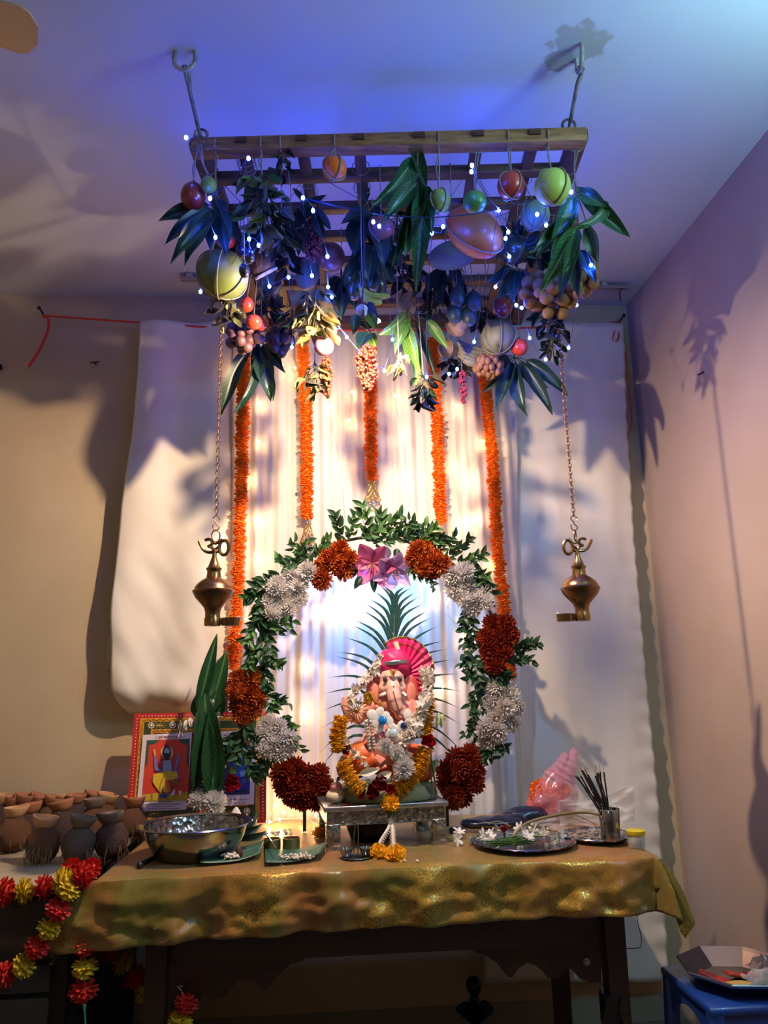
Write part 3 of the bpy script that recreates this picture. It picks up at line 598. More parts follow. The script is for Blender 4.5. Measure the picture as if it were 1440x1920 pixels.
dry('leaf_bunch', 'small leaf spray near the front rail right of the curling bunch', 528, 312, 1.86, 16, 26, 12, 22, [g_dry, g_drydk], 14)
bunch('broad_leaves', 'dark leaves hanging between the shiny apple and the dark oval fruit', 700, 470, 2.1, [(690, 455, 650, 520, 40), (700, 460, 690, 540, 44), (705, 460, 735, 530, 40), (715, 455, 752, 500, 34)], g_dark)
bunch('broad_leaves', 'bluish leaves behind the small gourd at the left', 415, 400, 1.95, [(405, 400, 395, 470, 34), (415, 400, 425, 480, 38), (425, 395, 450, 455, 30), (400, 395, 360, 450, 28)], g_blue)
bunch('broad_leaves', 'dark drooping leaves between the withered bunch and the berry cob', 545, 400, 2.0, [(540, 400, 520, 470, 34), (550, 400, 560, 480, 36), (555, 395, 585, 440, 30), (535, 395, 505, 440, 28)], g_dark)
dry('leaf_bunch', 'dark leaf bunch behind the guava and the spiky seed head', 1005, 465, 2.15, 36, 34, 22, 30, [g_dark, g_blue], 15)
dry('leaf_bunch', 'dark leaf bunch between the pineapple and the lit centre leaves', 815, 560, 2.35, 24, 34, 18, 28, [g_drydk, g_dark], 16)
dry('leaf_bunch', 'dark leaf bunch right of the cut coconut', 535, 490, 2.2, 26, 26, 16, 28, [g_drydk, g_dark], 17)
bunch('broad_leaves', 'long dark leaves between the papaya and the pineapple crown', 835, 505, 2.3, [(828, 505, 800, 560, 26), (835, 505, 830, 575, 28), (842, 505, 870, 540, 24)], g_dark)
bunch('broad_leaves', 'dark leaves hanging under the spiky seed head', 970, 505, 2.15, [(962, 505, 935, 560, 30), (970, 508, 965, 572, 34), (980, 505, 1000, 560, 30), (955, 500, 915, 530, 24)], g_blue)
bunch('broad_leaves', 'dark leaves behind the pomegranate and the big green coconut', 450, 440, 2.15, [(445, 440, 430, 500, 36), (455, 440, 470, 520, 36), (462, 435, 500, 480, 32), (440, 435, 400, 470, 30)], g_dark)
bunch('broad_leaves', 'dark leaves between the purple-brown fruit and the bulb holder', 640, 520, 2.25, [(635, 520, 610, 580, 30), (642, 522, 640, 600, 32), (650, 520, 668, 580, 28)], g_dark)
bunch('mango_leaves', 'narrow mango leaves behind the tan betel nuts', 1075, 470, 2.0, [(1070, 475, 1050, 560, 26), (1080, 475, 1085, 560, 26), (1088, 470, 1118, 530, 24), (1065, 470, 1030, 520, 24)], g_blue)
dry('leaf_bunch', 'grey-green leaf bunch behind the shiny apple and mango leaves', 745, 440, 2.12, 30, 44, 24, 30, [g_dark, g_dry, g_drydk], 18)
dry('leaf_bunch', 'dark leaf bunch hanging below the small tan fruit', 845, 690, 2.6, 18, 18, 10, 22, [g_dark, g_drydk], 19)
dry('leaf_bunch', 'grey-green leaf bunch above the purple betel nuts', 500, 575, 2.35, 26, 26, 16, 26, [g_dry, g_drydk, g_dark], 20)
# ================================================================== bulb in a holder: the warm key light
BP = V((.13, 1.985, CH+1.0)); p = P(679, 588, 1.95)
t = thing('bulb_holder', 'white porcelain bulb holder hanging on a wire at the centre', 'lamp', p)
b = MB(); b.lathe([(.0, .022), (.012, .022), (.0165, .016), (.0165, -.006), (.013, -.012), (.013, -.02), (.0, -.02)], MX.Translation(p), 18); b.build('holder', M('porcelain', '#d8c9c0', .3), t)
b = MB(); b.lathe([(.014, -.012), (.0145, -.022), (.012, -.026), (.009, -.026), (.009, -.018)], MX.Translation(p), 16); b.build('brass_ring', M('brass_ring', '#9a6a40', .35, .9), t)
# dark shade that keeps the bulb itself out of sight from the front
dirc = (EYE-BP).normalized(); rot = dirc.to_track_quat('Z', 'Y').to_matrix()
b = MB(); b.lathe([(.027, .028), (.024, .036), (.014, .042), (0, .044)], MX.Translation(BP) @ rot.to_4x4(), 20, cap=False); b.build('shade', M('black_shade', '#15161c', .5), t, solid=.002)
b = MB(); b.ell(BP, .016, 14, 10); b.build('bulb', M('bulb_glow', '#ffd9a0', .5, emit=BULB_E, ecol=(1, .72, .45)), t)
b = MB(); b.lathe([(.008, .05), (.016, .036), (.034, .006), (.037, .002), (.034, .002), (.013, .03), (.0, .032)], MX.Translation(BP) @ MX.Rotation(.18, 4, 'Y') @ MX.Rotation(.16, 4, 'X'), 20); b.build('cap', M('black_shade', '#15161c', .5), t)
b = MB(); b.tube([p+V((0, 0, .02)), p+V((.01, 0, .2)), nearest_bar(p)], .003, 6); b.tube([BP+dirc*.045, p.lerp(BP, .5)+V((0, 0, .02)), p], .003, 6); b.build('flex', M('black_flex', '#1c1c20', .5), t)
# ================================================================== blue LED string
LED = [(349, 258), (466, 297), (394, 372), (404, 445), (376, 547), (467, 448), (485, 460), (505, 537), (541, 520), (547, 651), (585, 517), (568, 371), (587, 395), (614, 481), (615, 538), (622, 557), (650, 632), (634, 614), (721, 695), (736, 637), (700, 416), (711, 424),
       (831, 425), (810, 437), (800, 707), (842, 701), (857, 692), (889, 641), (935, 394), (884, 322), (885, 310), (953, 435), (948, 447), (955, 481), (929, 538), (1007, 402), (1024, 422), (1071, 360), (1108, 497), (1081, 572), (1066, 652), (1023, 674), (993, 634), (978, 577), (968, 572)]
TOPLED = [F(UB[i], VB[j]+.02, .034) for i, j in ((0, 1), (1, 3), (2, 1), (3, 2), (4, 4), (5, 1), (6, 3), (7, 2), (2, 5), (5, 5), (0, 4))]  # unseen LEDs added on top of the frame to light the ceiling blue
t = thing('blue_light_string', 'string of small blue LED lights wound through the hanging fruit', 'string lights', F(FW/2, FD/2, -.1))
m_led = M('led_blue', '#3a6cff', .4, emit=26); m_core = M('led_core', '#cfe4ff', .4, emit=LED_E, ecol=(.02, .07, 1)); m_wire = M('blue_wire', '#1c3260', .4)
me_l = MB().ell((0, 0, 0), (1, 1, 1.2), 7, 5).mesh('led')
LP = []
for (x, y) in LED:
    Yl = 1.74+max(0, y-300)/400*.62 if y > 300 else 1.77
    if (x, y) in ((349, 258),): Yl = 1.83
    if y < 520: Yl -= .07
    if y > 620: Yl = 2.3
    if x in (700, 711): Yl = 1.87
    LP.append(P(x, y, min(Yl, 2.35)))
for k, q in enumerate(LP+TOPLED):
    inst('led', me_l, m_core, t, MX.Translation(q) @ MX.Scale(.005, 4))
b = MB()
for k in range(len(LP)-1):
    a, c = LP[k], LP[k+1]; L = (c-a).length; m = (a+c)/2-V((0, 0, .05*L))+rv(.01)
    b.tube(spline([a+V((0, 0, .006)), m, c+V((0, 0, .006))], 5), .0009, 4)
b.tube(TOPLED, .0012, 4)
b.tube(spline([P(568, 371, 1.85), P(640, 388, 1.82), P(720, 403, 1.8), P(800, 408, 1.79), P(880, 402, 1.78), P(935, 392, 1.78), P(1000, 375, 1.77)], 6), .0018, 5)
b.build('wire', m_wire, t)
# ================================================================== marigold garlands on the backdrop
m_org = M('orange_marigold', '#ff9a1e', .6, col2='#ff7a0c', nscale=1.5, transl=.25)
m_yel = M('yellow_marigold', '#f8c41c', .6, col2='#eaa210', nscale=1.5, transl=.2)
m_thr = M('thread', '#c9b58a', .8)
m_bell = M('gold_wire', '#c9a24c', .3, .9)
def garland(label, pts, Y, r, bell=None, top=None):
    pp = [P(x, y, Y) for x, y in pts]; t = thing('marigold_garland', label, 'garland', pp[-1], 'orange marigold garlands on the curtain'); q = along(spline(pp, 8), r*1.08)
    for k, c in enumerate(q):
        put_flower(t, MARI, m_org, c+V((R0.uniform(-.1, .1)*r, 0, 0)), r*R0.uniform(.92, 1.1), V((R0.uniform(-.3, .3), R0.uniform(-.3, .1), -1)), 'marigold', .8)
    b = MB(); up = V((pp[0].x, pp[0].y, FZ)); b.tube([up, pp[0]], .002, 5); b.tube(q, .003, 5)
    if bell: b.tube([pp[-1], P(bell[0], bell[1]-22, Y)], .002, 5)
    b.build('thread', m_thr, t)
    if bell:
        c = P(bell[0], bell[1], Y); u = U(c); b = MB()
        prof = [(3, 20), (5, 17), (8, 10), (10, 0), (13, -12), (17, -18)]
        for k in range(9):
            a = 2*math.pi*k/9; b.tube([c+V((math.cos(a+j*.5)*rr*u, math.sin(a+j*.5)*rr*u, z*u)) for j, (rr, z) in enumerate(prof)], .0012, 4); b.tube([c+V((math.cos(a-j*.5)*rr*u, math.sin(a-j*.5)*rr*u, z*u)) for j, (rr, z) in enumerate(prof)], .0012, 4)
        for rr, z in prof: b.ring(c+V((0, 0, z*u)), rr*u, .0016, n=18, k=4)
        b.build('wire_bell', m_bell, t); b = MB(); b.ell(c+V((0, 0, -14*u)), .006, 8, 6); b.build('clapper', m_bell, t)
    return t
garland('longest orange marigold garland, far left, passing behind the left lamp', [(458, 655), (457, 740), (453, 880), (448, 1040), (443, 1150), (438, 1260)], 2.9, .029)
garland('orange marigold garland with a gold wire bell, second from left', [(568, 640), (573, 760), (575, 880), (576, 978)], 2.9, .028, (577, 1003))
garland('shortest orange marigold garland ending in a gold wire bell, centre', [(692, 640), (695, 780), (697, 893)], 2.9, .028, (698, 920))
garland('orange marigold garland without a bell, right of centre', [(812, 640), (818, 760), (823, 880), (827, 982)], 2.9, .028)
garland('long orange marigold garland, far right, passing behind the arch', [(906, 690), (916, 790), (926, 900), (934, 1030), (946, 1150), (957, 1275)], 2.9, .028)
# ================================================================== warm fairy lights over the curtain
FAIRY = [[(445, 690), (467, 898), (480, 972), (483, 1047), (485, 1160)], [(485, 755), (485, 828), (553, 690), (520, 640)], [(572, 1340), (570, 1250), (600, 1150), (655, 788), (660, 735)], [(640, 1140), (650, 1010), (640, 870), (620, 760)], [(740, 742), (755, 815), (760, 900), (690, 1000), (770, 975)],
         [(830, 1290), (820, 1120), (875, 1200), (905, 828), (888, 895), (890, 972), (925, 1060)], [(858, 760), (850, 870), (862, 985)]]
m_fairy = M('fairy_core', '#fff0c8', .4, emit=FAIRY_E, ecol=(1, .6, .24)); m_clear = M('clear_wire', '#c9c2b0', .3)
for k, row in enumerate(FAIRY):
    row = sorted(row, key=lambda q: q[1]); pp = [P(x, y, 2.915) for x, y in row]
    t = thing('fairy_light_strand', 'strand of warm fairy lights on the curtain, %s from the left' % ('first', 'second', 'third', 'fourth', 'fifth', 'sixth', 'seventh')[k] if k != 6 else 'strand of three warm fairy lights right of the fourth garland', 'string lights', pp[-1], 'warm fairy light strands')
    b = MB(); tp = P(row[0][0], 618, 2.95); b.tube(spline([tp]+pp, 6), .0009, 4); b.build('wire', m_clear, t)
    for q in pp: inst('fairy_bulb', me_l, m_fairy, t, MX.Translation(q) @ MX.Scale(.0045, 4))
# fairy lights lying at the table's back edge
t = thing('fairy_light_strand', 'heap of warm fairy lights on the table behind the steel cups', 'string lights', P(545, 1520, 2.85), 'warm fairy light strands')
qs = [P(x, y, 2.84) for x, y in ((530, 1493), (548, 1497), (533, 1524), (515, 1510), (505, 1541), (524, 1536), (570, 1534), (592, 1528), (485, 1300), (480, 1262))]
b = MB(); b.tube(spline(qs, 4), .0012, 4); b.build('wire', m_clear, t)
for q in qs: inst('fairy_bulb', me_l, m_fairy, t, MX.Translation(q) @ MX.Scale(.0045, 4))
# ================================================================== hanging brass lamps
m_brass = M('aged_brass', '#a07c50', .27, .95, col2='#7d5f40', nscale=6, bump=.05, bscale=30); m_brd = M('dark_chain', '#8a6448', .35, .9)
def hanging_lamp(label, cx, cy, Y, s, mirror, turn):
    c = P(cx, cy, Y); u = U(c); t = thing('hanging_oil_lamp', label, 'oil lamp', c, 'pair of hanging brass lamps'); X = CA.copy(); X.z = 0; X.normalize(); Yv = V((-X.y, X.x, 0)); k = mirror
    prof = [(0, -63), (15, -63), (15.5, -50), (14, -47), (14, -38), (16, -30), (23, -22), (33, -11), (37, -3), (38.5, 0), (38.5, 2.5), (36, 4), (35, 8), (32, 13), (28, 17), (22, 22), (14, 27), (12.5, 36), (12.5, 40), (14.5, 42), (14.5, 45), (12, 46), (8, 56), (4.5, 66), (4, 72), (0, 72)]
    b = MB(); b.lathe([(r*u*s, z*u*s) for r, z in prof], MX.Translation(c), 36); b.build('body', m_brass, t)
    # wick tray
    b = MB(); q = c+V((0, 0, -56*u*s)); L = 40*u*s
    def tr(v, th): 
        sx = v.x; return V((sx*1.55 if sx > 0 else sx, v.y, v.z))
    T = MX.Translation(q+X*k*30*u*s) @ MX((X*k, Yv, V((0, 0, 1)))).transposed().to_4x4()
    b.lathe([(0, -7*u), (13*u*s, -7*u), (14*u*s, 7*u), (11.5*u*s, 7*u), (11*u*s, -3*u), (0, -3*u)], T, 20, fn=tr); b.box(q+X*k*14*u*s, (10*u, 8*u, 10*u), MX((X, Yv, V((0, 0, 1)))).transposed()); b.build('wick_tray', m_brass, t)
    b = MB(); w0 = q+X*k*44*u*s+V((0, 0, 4*u)); b.tube([w0, w0+X*k*5*u+V((0, 0, 5*u))], [2*u, 3*u], 6); b.build('wick', M('cotton_wick', '#e8dcd8', .9), t)
    # om sign
    o = c+V((0, 0, 72*u*s)); d = X*k
    def Q(a, z): return o+d*a*u*s+V((0, 0, z*u*s))
    b = MB(); r = 3.1*u*s
    b.tube(spline([Q(-30, 26), Q(-26, 17), Q(-21, 9), Q(-13, 4), Q(-4, 4), Q(-2, 9), Q(-7, 14), Q(-12, 15), Q(-6, 18), Q(-5, 24), Q(-11, 29), Q(-19, 27)], 5), r, 7)
    b.tube(spline([Q(-3, 8), Q(3, 10), Q(9, 16), Q(11, 24)], 5), r*.9, 7); b.tube(spline([Q(4, 3), Q(9, 6)], 3), r, 7)
    b.ring(Q(18, 12), 9*u*s, r*1.1, d, V((0, 0, 1)), 20, 7, ry=14*u*s); b.tube(spline([Q(-6, 26), Q(1, 20), Q(10, 24), Q(14, 29)], 5), r*.8, 7); b.tube([Q(0, -4), Q(1, 6)], [4.5*u, 3.5*u], 8); b.build('om_sign', m_brass, t)
    ca, sa = math.cos(turn), math.sin(turn); rx = X*ca+Yv*sa
    b = MB(); rc = Q(2, 35); b.ring(rc, 8*u*s, 1.5*u*s, rx, V((0, 0, 1)), 20, 6, ry=11*u*s); b.build('ring', m_brd, t)
    h = Q(2, 45); b = MB(); b.tube(spline([h+X*-6*u+V((0, 0, 12*u)), h+X*-6*u+V((0, 0, 5*u)), h+V((0, 0, 0)), h+X*6*u+V((0, 0, 6*u)), h+V((0, 0, 13*u)), h+X*-1*u+V((0, 0, 17*u)), h+X*-6*u+V((0, 0, 24*u)), h+V((0, 0, 30*u)), h+X*6*u+V((0, 0, 24*u)), h+X*5*u+V((0, 0, 20*u))], 4), 1.1*u, 6); b.build('hook', m_brd, t)
    # chain of small links up to the frame
    top = V((h.x, h.y, FZ+.01)); z = h.z+29*u; b = MB(); i = 0
    while z < top.z:
        b.ring((h.x, h.y, z+4.2*u), 3.4*u, .9*u, X if i % 2 else Yv, V((0, 0, 1)), 10, 4, ry=5.4*u); z += 7.4*u; i += 1
    b.build('chain', m_brd, t)
hanging_lamp('brass hanging oil lamp with om sign, tray pointing right, in front of the left satin', 400, 1110, 2.2, 1.0, 1, .4)
hanging_lamp('brass hanging oil lamp with om sign, tray pointing left, before the right satin', 1088, 1104, 2.2, .95, -1, 1.1)
# ================================================================== table
TZ = CH-.49                                   # cloth top
TXL, TXR, TYF, TYB = -.60, .905, 2.2, 2.93
def T(x, y, dz=0): return PZ(x, y, TZ+dz)
m_tw = M('dark_table_wood', '#3a1f16', .4, col2='#2a1610', nscale=5, stretch=(2, 12, 12), coat=.15)
t = thing('table', 'dark wooden table with scalloped apron under the gold cloth', 'table', ((TXL+TXR)/2, 2.5, 0))
b = MB(); b.box(((TXL+TXR)/2, (TYF+TYB)/2, TZ-.02), (TXR-TXL-.01, TYB-TYF-.01, .03), bev=.004); b.build('tabletop', m_tw, t)
YA = 2.29
def LEG(x0, x1, Y, tap=.8):
    b = MB(); a = P((x0+x1)/2, 1760, Y); wd = (x1-x0)*U(a); s = wd/2
    vs = [(a.x-s, Y-s, TZ-.035), (a.x+s, Y-s, TZ-.035), (a.x+s, Y+s, TZ-.035), (a.x-s, Y+s, TZ-.035)]+[(a.x-s*tap, Y-s*tap, 0), (a.x+s*tap, Y-s*tap, 0), (a.x+s*tap, Y+s*tap, 0), (a.x-s*tap, Y+s*tap, 0)]
    b.add(vs, [(0, 1, 2, 3), (7, 6, 5, 4), (0, 4, 5, 1), (1, 5, 6, 2), (2, 6, 7, 3), (3, 7, 4, 0)]); return b.build('leg', m_tw, t, smooth=False)
LEG(277, 318, YA); LEG(1128, 1168, YA); LEG(1030, 1062, 2.82); LEG(330, 362, 2.82)
a0, a1 = P(300, 1760, YA), P(1148, 1730, YA)
b = MB(); zb_ = P(720, 1787, YA).z; b.box(((a0.x+a1.x)/2, YA, (TZ-.035+zb_)/2), (a1.x-a0.x, .022, TZ-.035-zb_), bev=.002); b.build('apron', m_tw, t)
def scallop(pts):
    b = MB(); pp = [P(x, y, YA-.006) for x, y in pts]; b.prism(pp, (0, .018, 0)); return b.build('apron_bracket', m_tw, t, smooth=False)
scallop([(318, 1770), (318, 1893), (345, 1893), (372, 1878), (385, 1862), (392, 1862), (402, 1874), (415, 1874), (428, 1860), (446, 1840), (466, 1836), (480, 1842), (492, 1858), (500, 1858), (520, 1830), (545, 1808), (568, 1802), (576, 1790), (576, 1765)])
scallop([(1128, 1740), (1128, 1842), (1112, 1844), (1088, 1836), (1072, 1818), (1062, 1814), (1052, 1822), (1050, 1834), (1028, 1834), (1018, 1822), (1004, 1810), (988, 1806), (972, 1816), (960, 1834), (950, 1830), (932, 1806), (908, 1790), (890, 1786), (880, 1776), (880, 1755)])
b = MB(); q = P(1100, 1803, YA-.01); b.ring(q, .008, .0022, V((1, 0, 0)), V((0, 0, 1)), 14); b.lathe([(.006, 0), (.004, .006)], MX.Translation(q) @ MX.Rotation(math.pi/2, 4, 'X'), 10); q = P(343, 1850, YA-.012); b.tube([q, q+V((-.012, -.004, .002)), q+V((0, -.012, -.006))], .003, 6); b.build('screw_eye', M('steel_screw', '#b8bcc0', .25, .9), t)
for x, y in ((1038, 1806), (955, 1800), (407, 1845), (500, 1826)): b = MB(); q = P(x, y, YA-.006); b.lathe([(.007, 0), (.007, .003), (.004, .004)], MX.Translation(q) @ MX.Rotation(math.pi/2, 4, 'X'), 12); b.build('peg', m_tw, t)
b = MB(); q = P(1147, 1885, YA-.0); b.lathe([(.026, -.1), (.034, -.04), (.03, .0), (.036, .03), (.031, .035)], MX.Translation(q), 9, fn=lambda v, th: V((v.x*(1+.12*math.sin(th*3+v.z*60)), v.y*(1+.12*math.sin(th*4)), v.z))); tag(b.build('plastic_wrap', M('black_plastic', '#14151a', .2), None), 'black plastic bag wrapped around the right table leg', 'plastic bag')
# gold cloth draped over the edges
CX1, LDROP = TXR+.16, .16
XLB, XLF = T(312, 1545).x, T(196, 1640).x
def drape(s, v):
    """top lies on the table and runs askew over the cabinet corner on the left; front and right hang down"""
    q = 1-v; tot = (TYB+.005-TYF)+LDROP+.03*(1-s)**3; dd = q*tot; y = TYB+.005-dd; f = min(1, dd/(TYB-TYF)); over = max(0, dd-(TYB+.005-TYF))/LDROP
    xl = XLB+(XLF-XLB)*f-.15*over; x = xl+(CX1-xl)*s
    nx = min(x, TXR); ny = max(y, TYF); dx, dy = x-nx, y-ny; L = math.hypot(dx, dy)
    if L > 1e-6:
        ox, oy = dx/L, dy/L; k = min(1, L/.1); corner = (abs(dx) > 1e-6 and abs(dy) > 1e-6)
        w2 = (.013*math.sin(x*21+math.sin(x*6)*2)+.008*math.sin(x*47+1)+.016*NZ.noise(V((x*11, L*22, 3)))+.008*NZ.noise(V((x*30, L*40, 8))))*k if not corner else .02*math.sin(math.atan2(dy, dx)*9)*k
        out = .022*(1-math.exp(-L/.02))+w2+(.28 if abs(dx) > 1e-6 else .02)*L
        drop = max(0, L-.018)*(.97 if abs(dx) < 1e-6 else .93)
        return V((nx+ox*out, ny+oy*out, TZ+.003-drop-.004*(L > 0)))
    return V((x, y, TZ+.003+.003*NZ.noise(V((x*9, y*9, 1)))))
m_gold = bpy.data.materials.new('gold_silk'); m_gold.use_nodes = True; nt = m_gold.node_tree; L_ = nt.links.new; pb = nt.nodes['Principled BSDF']
tc = nt.nodes.new('ShaderNodeTexCoord'); mp = nt.nodes.new('ShaderNodeMapping'); mp.inputs['Scale'].default_value = (5, 1.4, 1.4); L_(tc.outputs['Object'], mp.inputs[0])
n1 = nt.nodes.new('ShaderNodeTexNoise'); n1.inputs['Scale'].default_value = 1.6; L_(mp.outputs[0], n1.inputs[0])
r1 = nt.nodes.new('ShaderNodeValToRGB'); e = r1.color_ramp.elements; e[0].position = .38; e[0].color = lin('#94602a'); e[1].position = .62; e[1].color = lin('#6c5e1c'); L_(n1.outputs[0], r1.inputs[0])
n2 = nt.nodes.new('ShaderNodeTexNoise'); n2.inputs['Scale'].default_value = 260; n2.inputs['Detail'].default_value = 2; L_(tc.outputs['Object'], n2.inputs[0])
r2 = nt.nodes.new('ShaderNodeValToRGB'); r2.color_ramp.elements[0].position = .45; r2.color_ramp.elements[1].position = .62; L_(n2.outputs[0], r2.inputs[0])
n3 = nt.nodes.new('ShaderNodeTexNoise'); n3.inputs['Scale'].default_value = 5; L_(tc.outputs['Object'], n3.inputs[0]); r3 = nt.nodes.new('ShaderNodeValToRGB'); r3.color_ramp.elements[0].position = .48; r3.color_ramp.elements[1].position = .58; L_(n3.outputs[0], r3.inputs[0])
mm = nt.nodes.new('ShaderNodeMath'); mm.operation = 'MULTIPLY'; L_(r2.outputs[0], mm.inputs[0]); L_(r3.outputs[0], mm.inputs[1])
mx = nt.nodes.new('ShaderNodeMixRGB'); L_(mm.outputs[0], mx.inputs[0]); L_(r1.outputs[0], mx.inputs[1]); mx.inputs[2].default_value = lin('#e0aa3c'); L_(mx.outputs[0], pb.inputs['Base Color'])
L_(mm.outputs[0], pb.inputs['Metallic']); pb.inputs['Roughness'].default_value = .38; pb.inputs['Sheen Weight'].default_value = .2
bp = nt.nodes.new('ShaderNodeBump'); bp.inputs['Strength'].default_value = .55; bp.inputs['Distance'].default_value = .012; n4 = nt.nodes.new('ShaderNodeTexNoise'); n4.inputs['Scale'].default_value = 7; n4.inputs['Detail'].default_value = 5; mp2 = nt.nodes.new('ShaderNodeMapping'); mp2.inputs['Scale'].default_value = (2.2, 1, .8); L_(tc.outputs['Object'], mp2.inputs[0]); L_(mp2.outputs[0], n4.inputs[0]); L_(n4.outputs[0], bp.inputs['Height']); L_(bp.outputs[0], pb.inputs['Normal'])
b = MB(); b.grid(drape, 240, 110); tag(b.build('gold_tablecloth', m_gold, solid=.0012), 'gold silk brocade cloth draped over the altar table', 'tablecloth')
# ================================================================== silver stool (chowki) under the idol
m_sil = M('embossed_silver', '#b4b6b4', .24, .95, col2='#8c8a84', nscale=30, voro=True, bump=.9, bscale=70); m_silp = M('silver_plain', '#c4c4cc', .3, .9, col2='#9a98a0', nscale=12)
q0, q1 = T(612, 1600), T(838, 1586); cw = (q1-q0).length; ax = (q1-q0).normalized(); ay = V((-ax.y, ax.x, 0)); az = V((0, 0, 1)); ROT = MX((ax, ay, az)).transposed(); CD = .27; CHT = .128
def K(a, d, z): return q0+ax*a+ay*d+az*z
t = thing('silver_stool', 'low embossed silver stool carrying the idol', 'stool', K(cw/2, CD/2, .002))
b = MB(); b.box(K(cw/2, CD/2, CHT-.007), (cw+.016, CD+.016, .014), ROT, bev=.002); b.build('top', m_silp, t)
for d in (.008, CD-.008): b = MB(); b.box(K(cw/2, d, CHT-.034), (cw-.004, .01, .04), ROT); b.build('apron', m_sil, t)
for a in (.008, cw-.008): b = MB(); b.box(K(a, CD/2, CHT-.034), (.01, CD-.03, .04), ROT); b.build('apron', m_sil, t)
for a in (.022, cw-.022):
    for d in (.022, CD-.022): b = MB(); b.box(K(a, d, (CHT-.05)/2+.003), (.042, .042, CHT-.056), ROT, bev=.003); b.box(K(a, d, .009), (.046, .046, .014), ROT); b.build('leg', m_sil, t)
b = MB(); b.box(K(cw/2, .001, CHT-.0535), (cw-.09, .004, .003), ROT)
for k in range(46): b.ell(K(.05+k*(cw-.1)/45, -.001, CHT-.0535), .0018, 6, 4)
b.build('beading', m_sil, t)
b = MB(); rr = random.Random(5)
for k in range(26): b.ring(K(.02+rr.random()*(cw-.04), .002, CHT-.034+rr.uniform(-.01, .01)), rr.uniform(.004, .009), .0013, ax, az, 10, 4, ry=rr.uniform(.003, .008))
b.build('embossing', m_sil, t)['kind'] = 'stuff'
b = MB(); q = K(cw*.42, CD*.55, .045); b.lathe([(0, -.04), (.06, -.04), (.075, 0), (.06, .03), (.03, .038), (0, .04)], MX.Translation(q), 20); b.ring(q+V((0, 0, .03)), .055, .003); tag(b.build('dark_pot', M('dark_metal', '#1c1c22', .3, .6)), 'dark round metal pot under the silver stool', 'pot')
# ================================================================== idol
STZ = TZ+CHT+.002; IY = K(0, CD*.48, 0).y
def I(x, y, d=0): return P(x, y, IY+d)
iu = U(I(730, 1350))
m_skin = M('painted_skin', '#e3a090', .35, col2='#d98c80', nscale=5, coat=.25); m_face = M('painted_face', '#e6b4a2', .32, coat=.3)
m_pink = M('pink_turban', '#d8206c', .45, col2='#c01a58', nscale=6); m_orange = M('orange_dhoti', '#e06a1a', .4, col2='#b8441a', nscale=6); m_trim = M('gold_trim', '#cfae6a', .3, .7, col2='#8c6a30', nscale=50)
m_base = M('idol_base', '#7d8a68', .5, col2='#9a9a78', nscale=8)
t = thing('elephant_headed_idol', 'painted elephant-headed deity idol seated in a pink turban', 'idol', V((I(725, 1480).x, IY, STZ)))
b = MB(); c = V((I(722, 1480).x, IY, STZ)); b.lathe([(0, 0), (94*iu, 0), (98*iu, .012), (90*iu, .04), (70*iu, .05), (0, .05)], MX.Translation(c), 32, fn=lambda v, th: V((v.x, v.y*.68, v.z))); b.build('pedestal', m_base, t)
b = MB(); z0 = I(725, 1385)
b.ell(z0, (46*iu, 36*iu, 52*iu)); b.ell(I(723, 1400, -.01), (50*iu, 42*iu, 40*iu)); b.ell(I(735, 1318, .01), (34*iu, 26*iu, 26*iu))
b.tube([I(700, 1320), I(668, 1350, -.01), I(655, 1335, -.03)], [14*iu, 12*iu, 9*iu], 10); b.tube([I(672, 1345, 0), I(655, 1345, 0), I(646, 1322, .0), I(650, 1306, 0)], [12*iu, 10*iu, 9*iu, 8*iu], 10)
b.tube([I(765, 1318), I(795, 1345, -.01), I(792, 1322, -.02)], [15*iu, 13*iu, 9*iu], 10); b.tube([I(760, 1325, -.01), I(768, 1345, -.03), I(756, 1360, -.045)], [13*iu, 11*iu, 8*iu], 10)
blob(b, .0035, 8).build('body', m_skin, t)
b = MB()
for pts, r in (([I(735, 1415), I(680, 1420, -.02), I(655, 1440, -.03)], (34, 32, 26)), ([I(655, 1440, -.03), I(690, 1432, -.05), I(708, 1424, -.06)], (24, 17, 13)), ([I(720, 1420), I(775, 1425, -.01), I(792, 1442, -.02)], (34, 30, 26)), ([I(792, 1442, -.02), I(760, 1455, -.04), I(735, 1455, -.045)], (24, 17, 14))): b.tube(pts, [q*iu for q in r], 12); b.ell(pts[-2], r[-2]*iu); b.ell(pts[0], r[0]*iu)
blob(b, .0035, 6).build('dhoti', m_orange, t)
b = MB(); b.ell(I(712, 1426, -.065), (13*iu, 9*iu, 10*iu)); b.tube([I(705, 1420, -.06), I(718, 1432, -.07)], [11*iu, 10*iu], 8)
for k in range(4): b.ell(I(722-k*5, 1438+k*1.5, -.073), 4.2*iu, 8, 6)
blob(b, .002, 3).build('foot', m_skin, t)
b = MB()
for k in range(3): b.ell(I(724-k*6, 1440+k*1.5, -.078), (2.4*iu, 1.2*iu, 1.8*iu), 8, 6)
b.build('toe_nails', M('red_nail', '#b01830', .3), t)
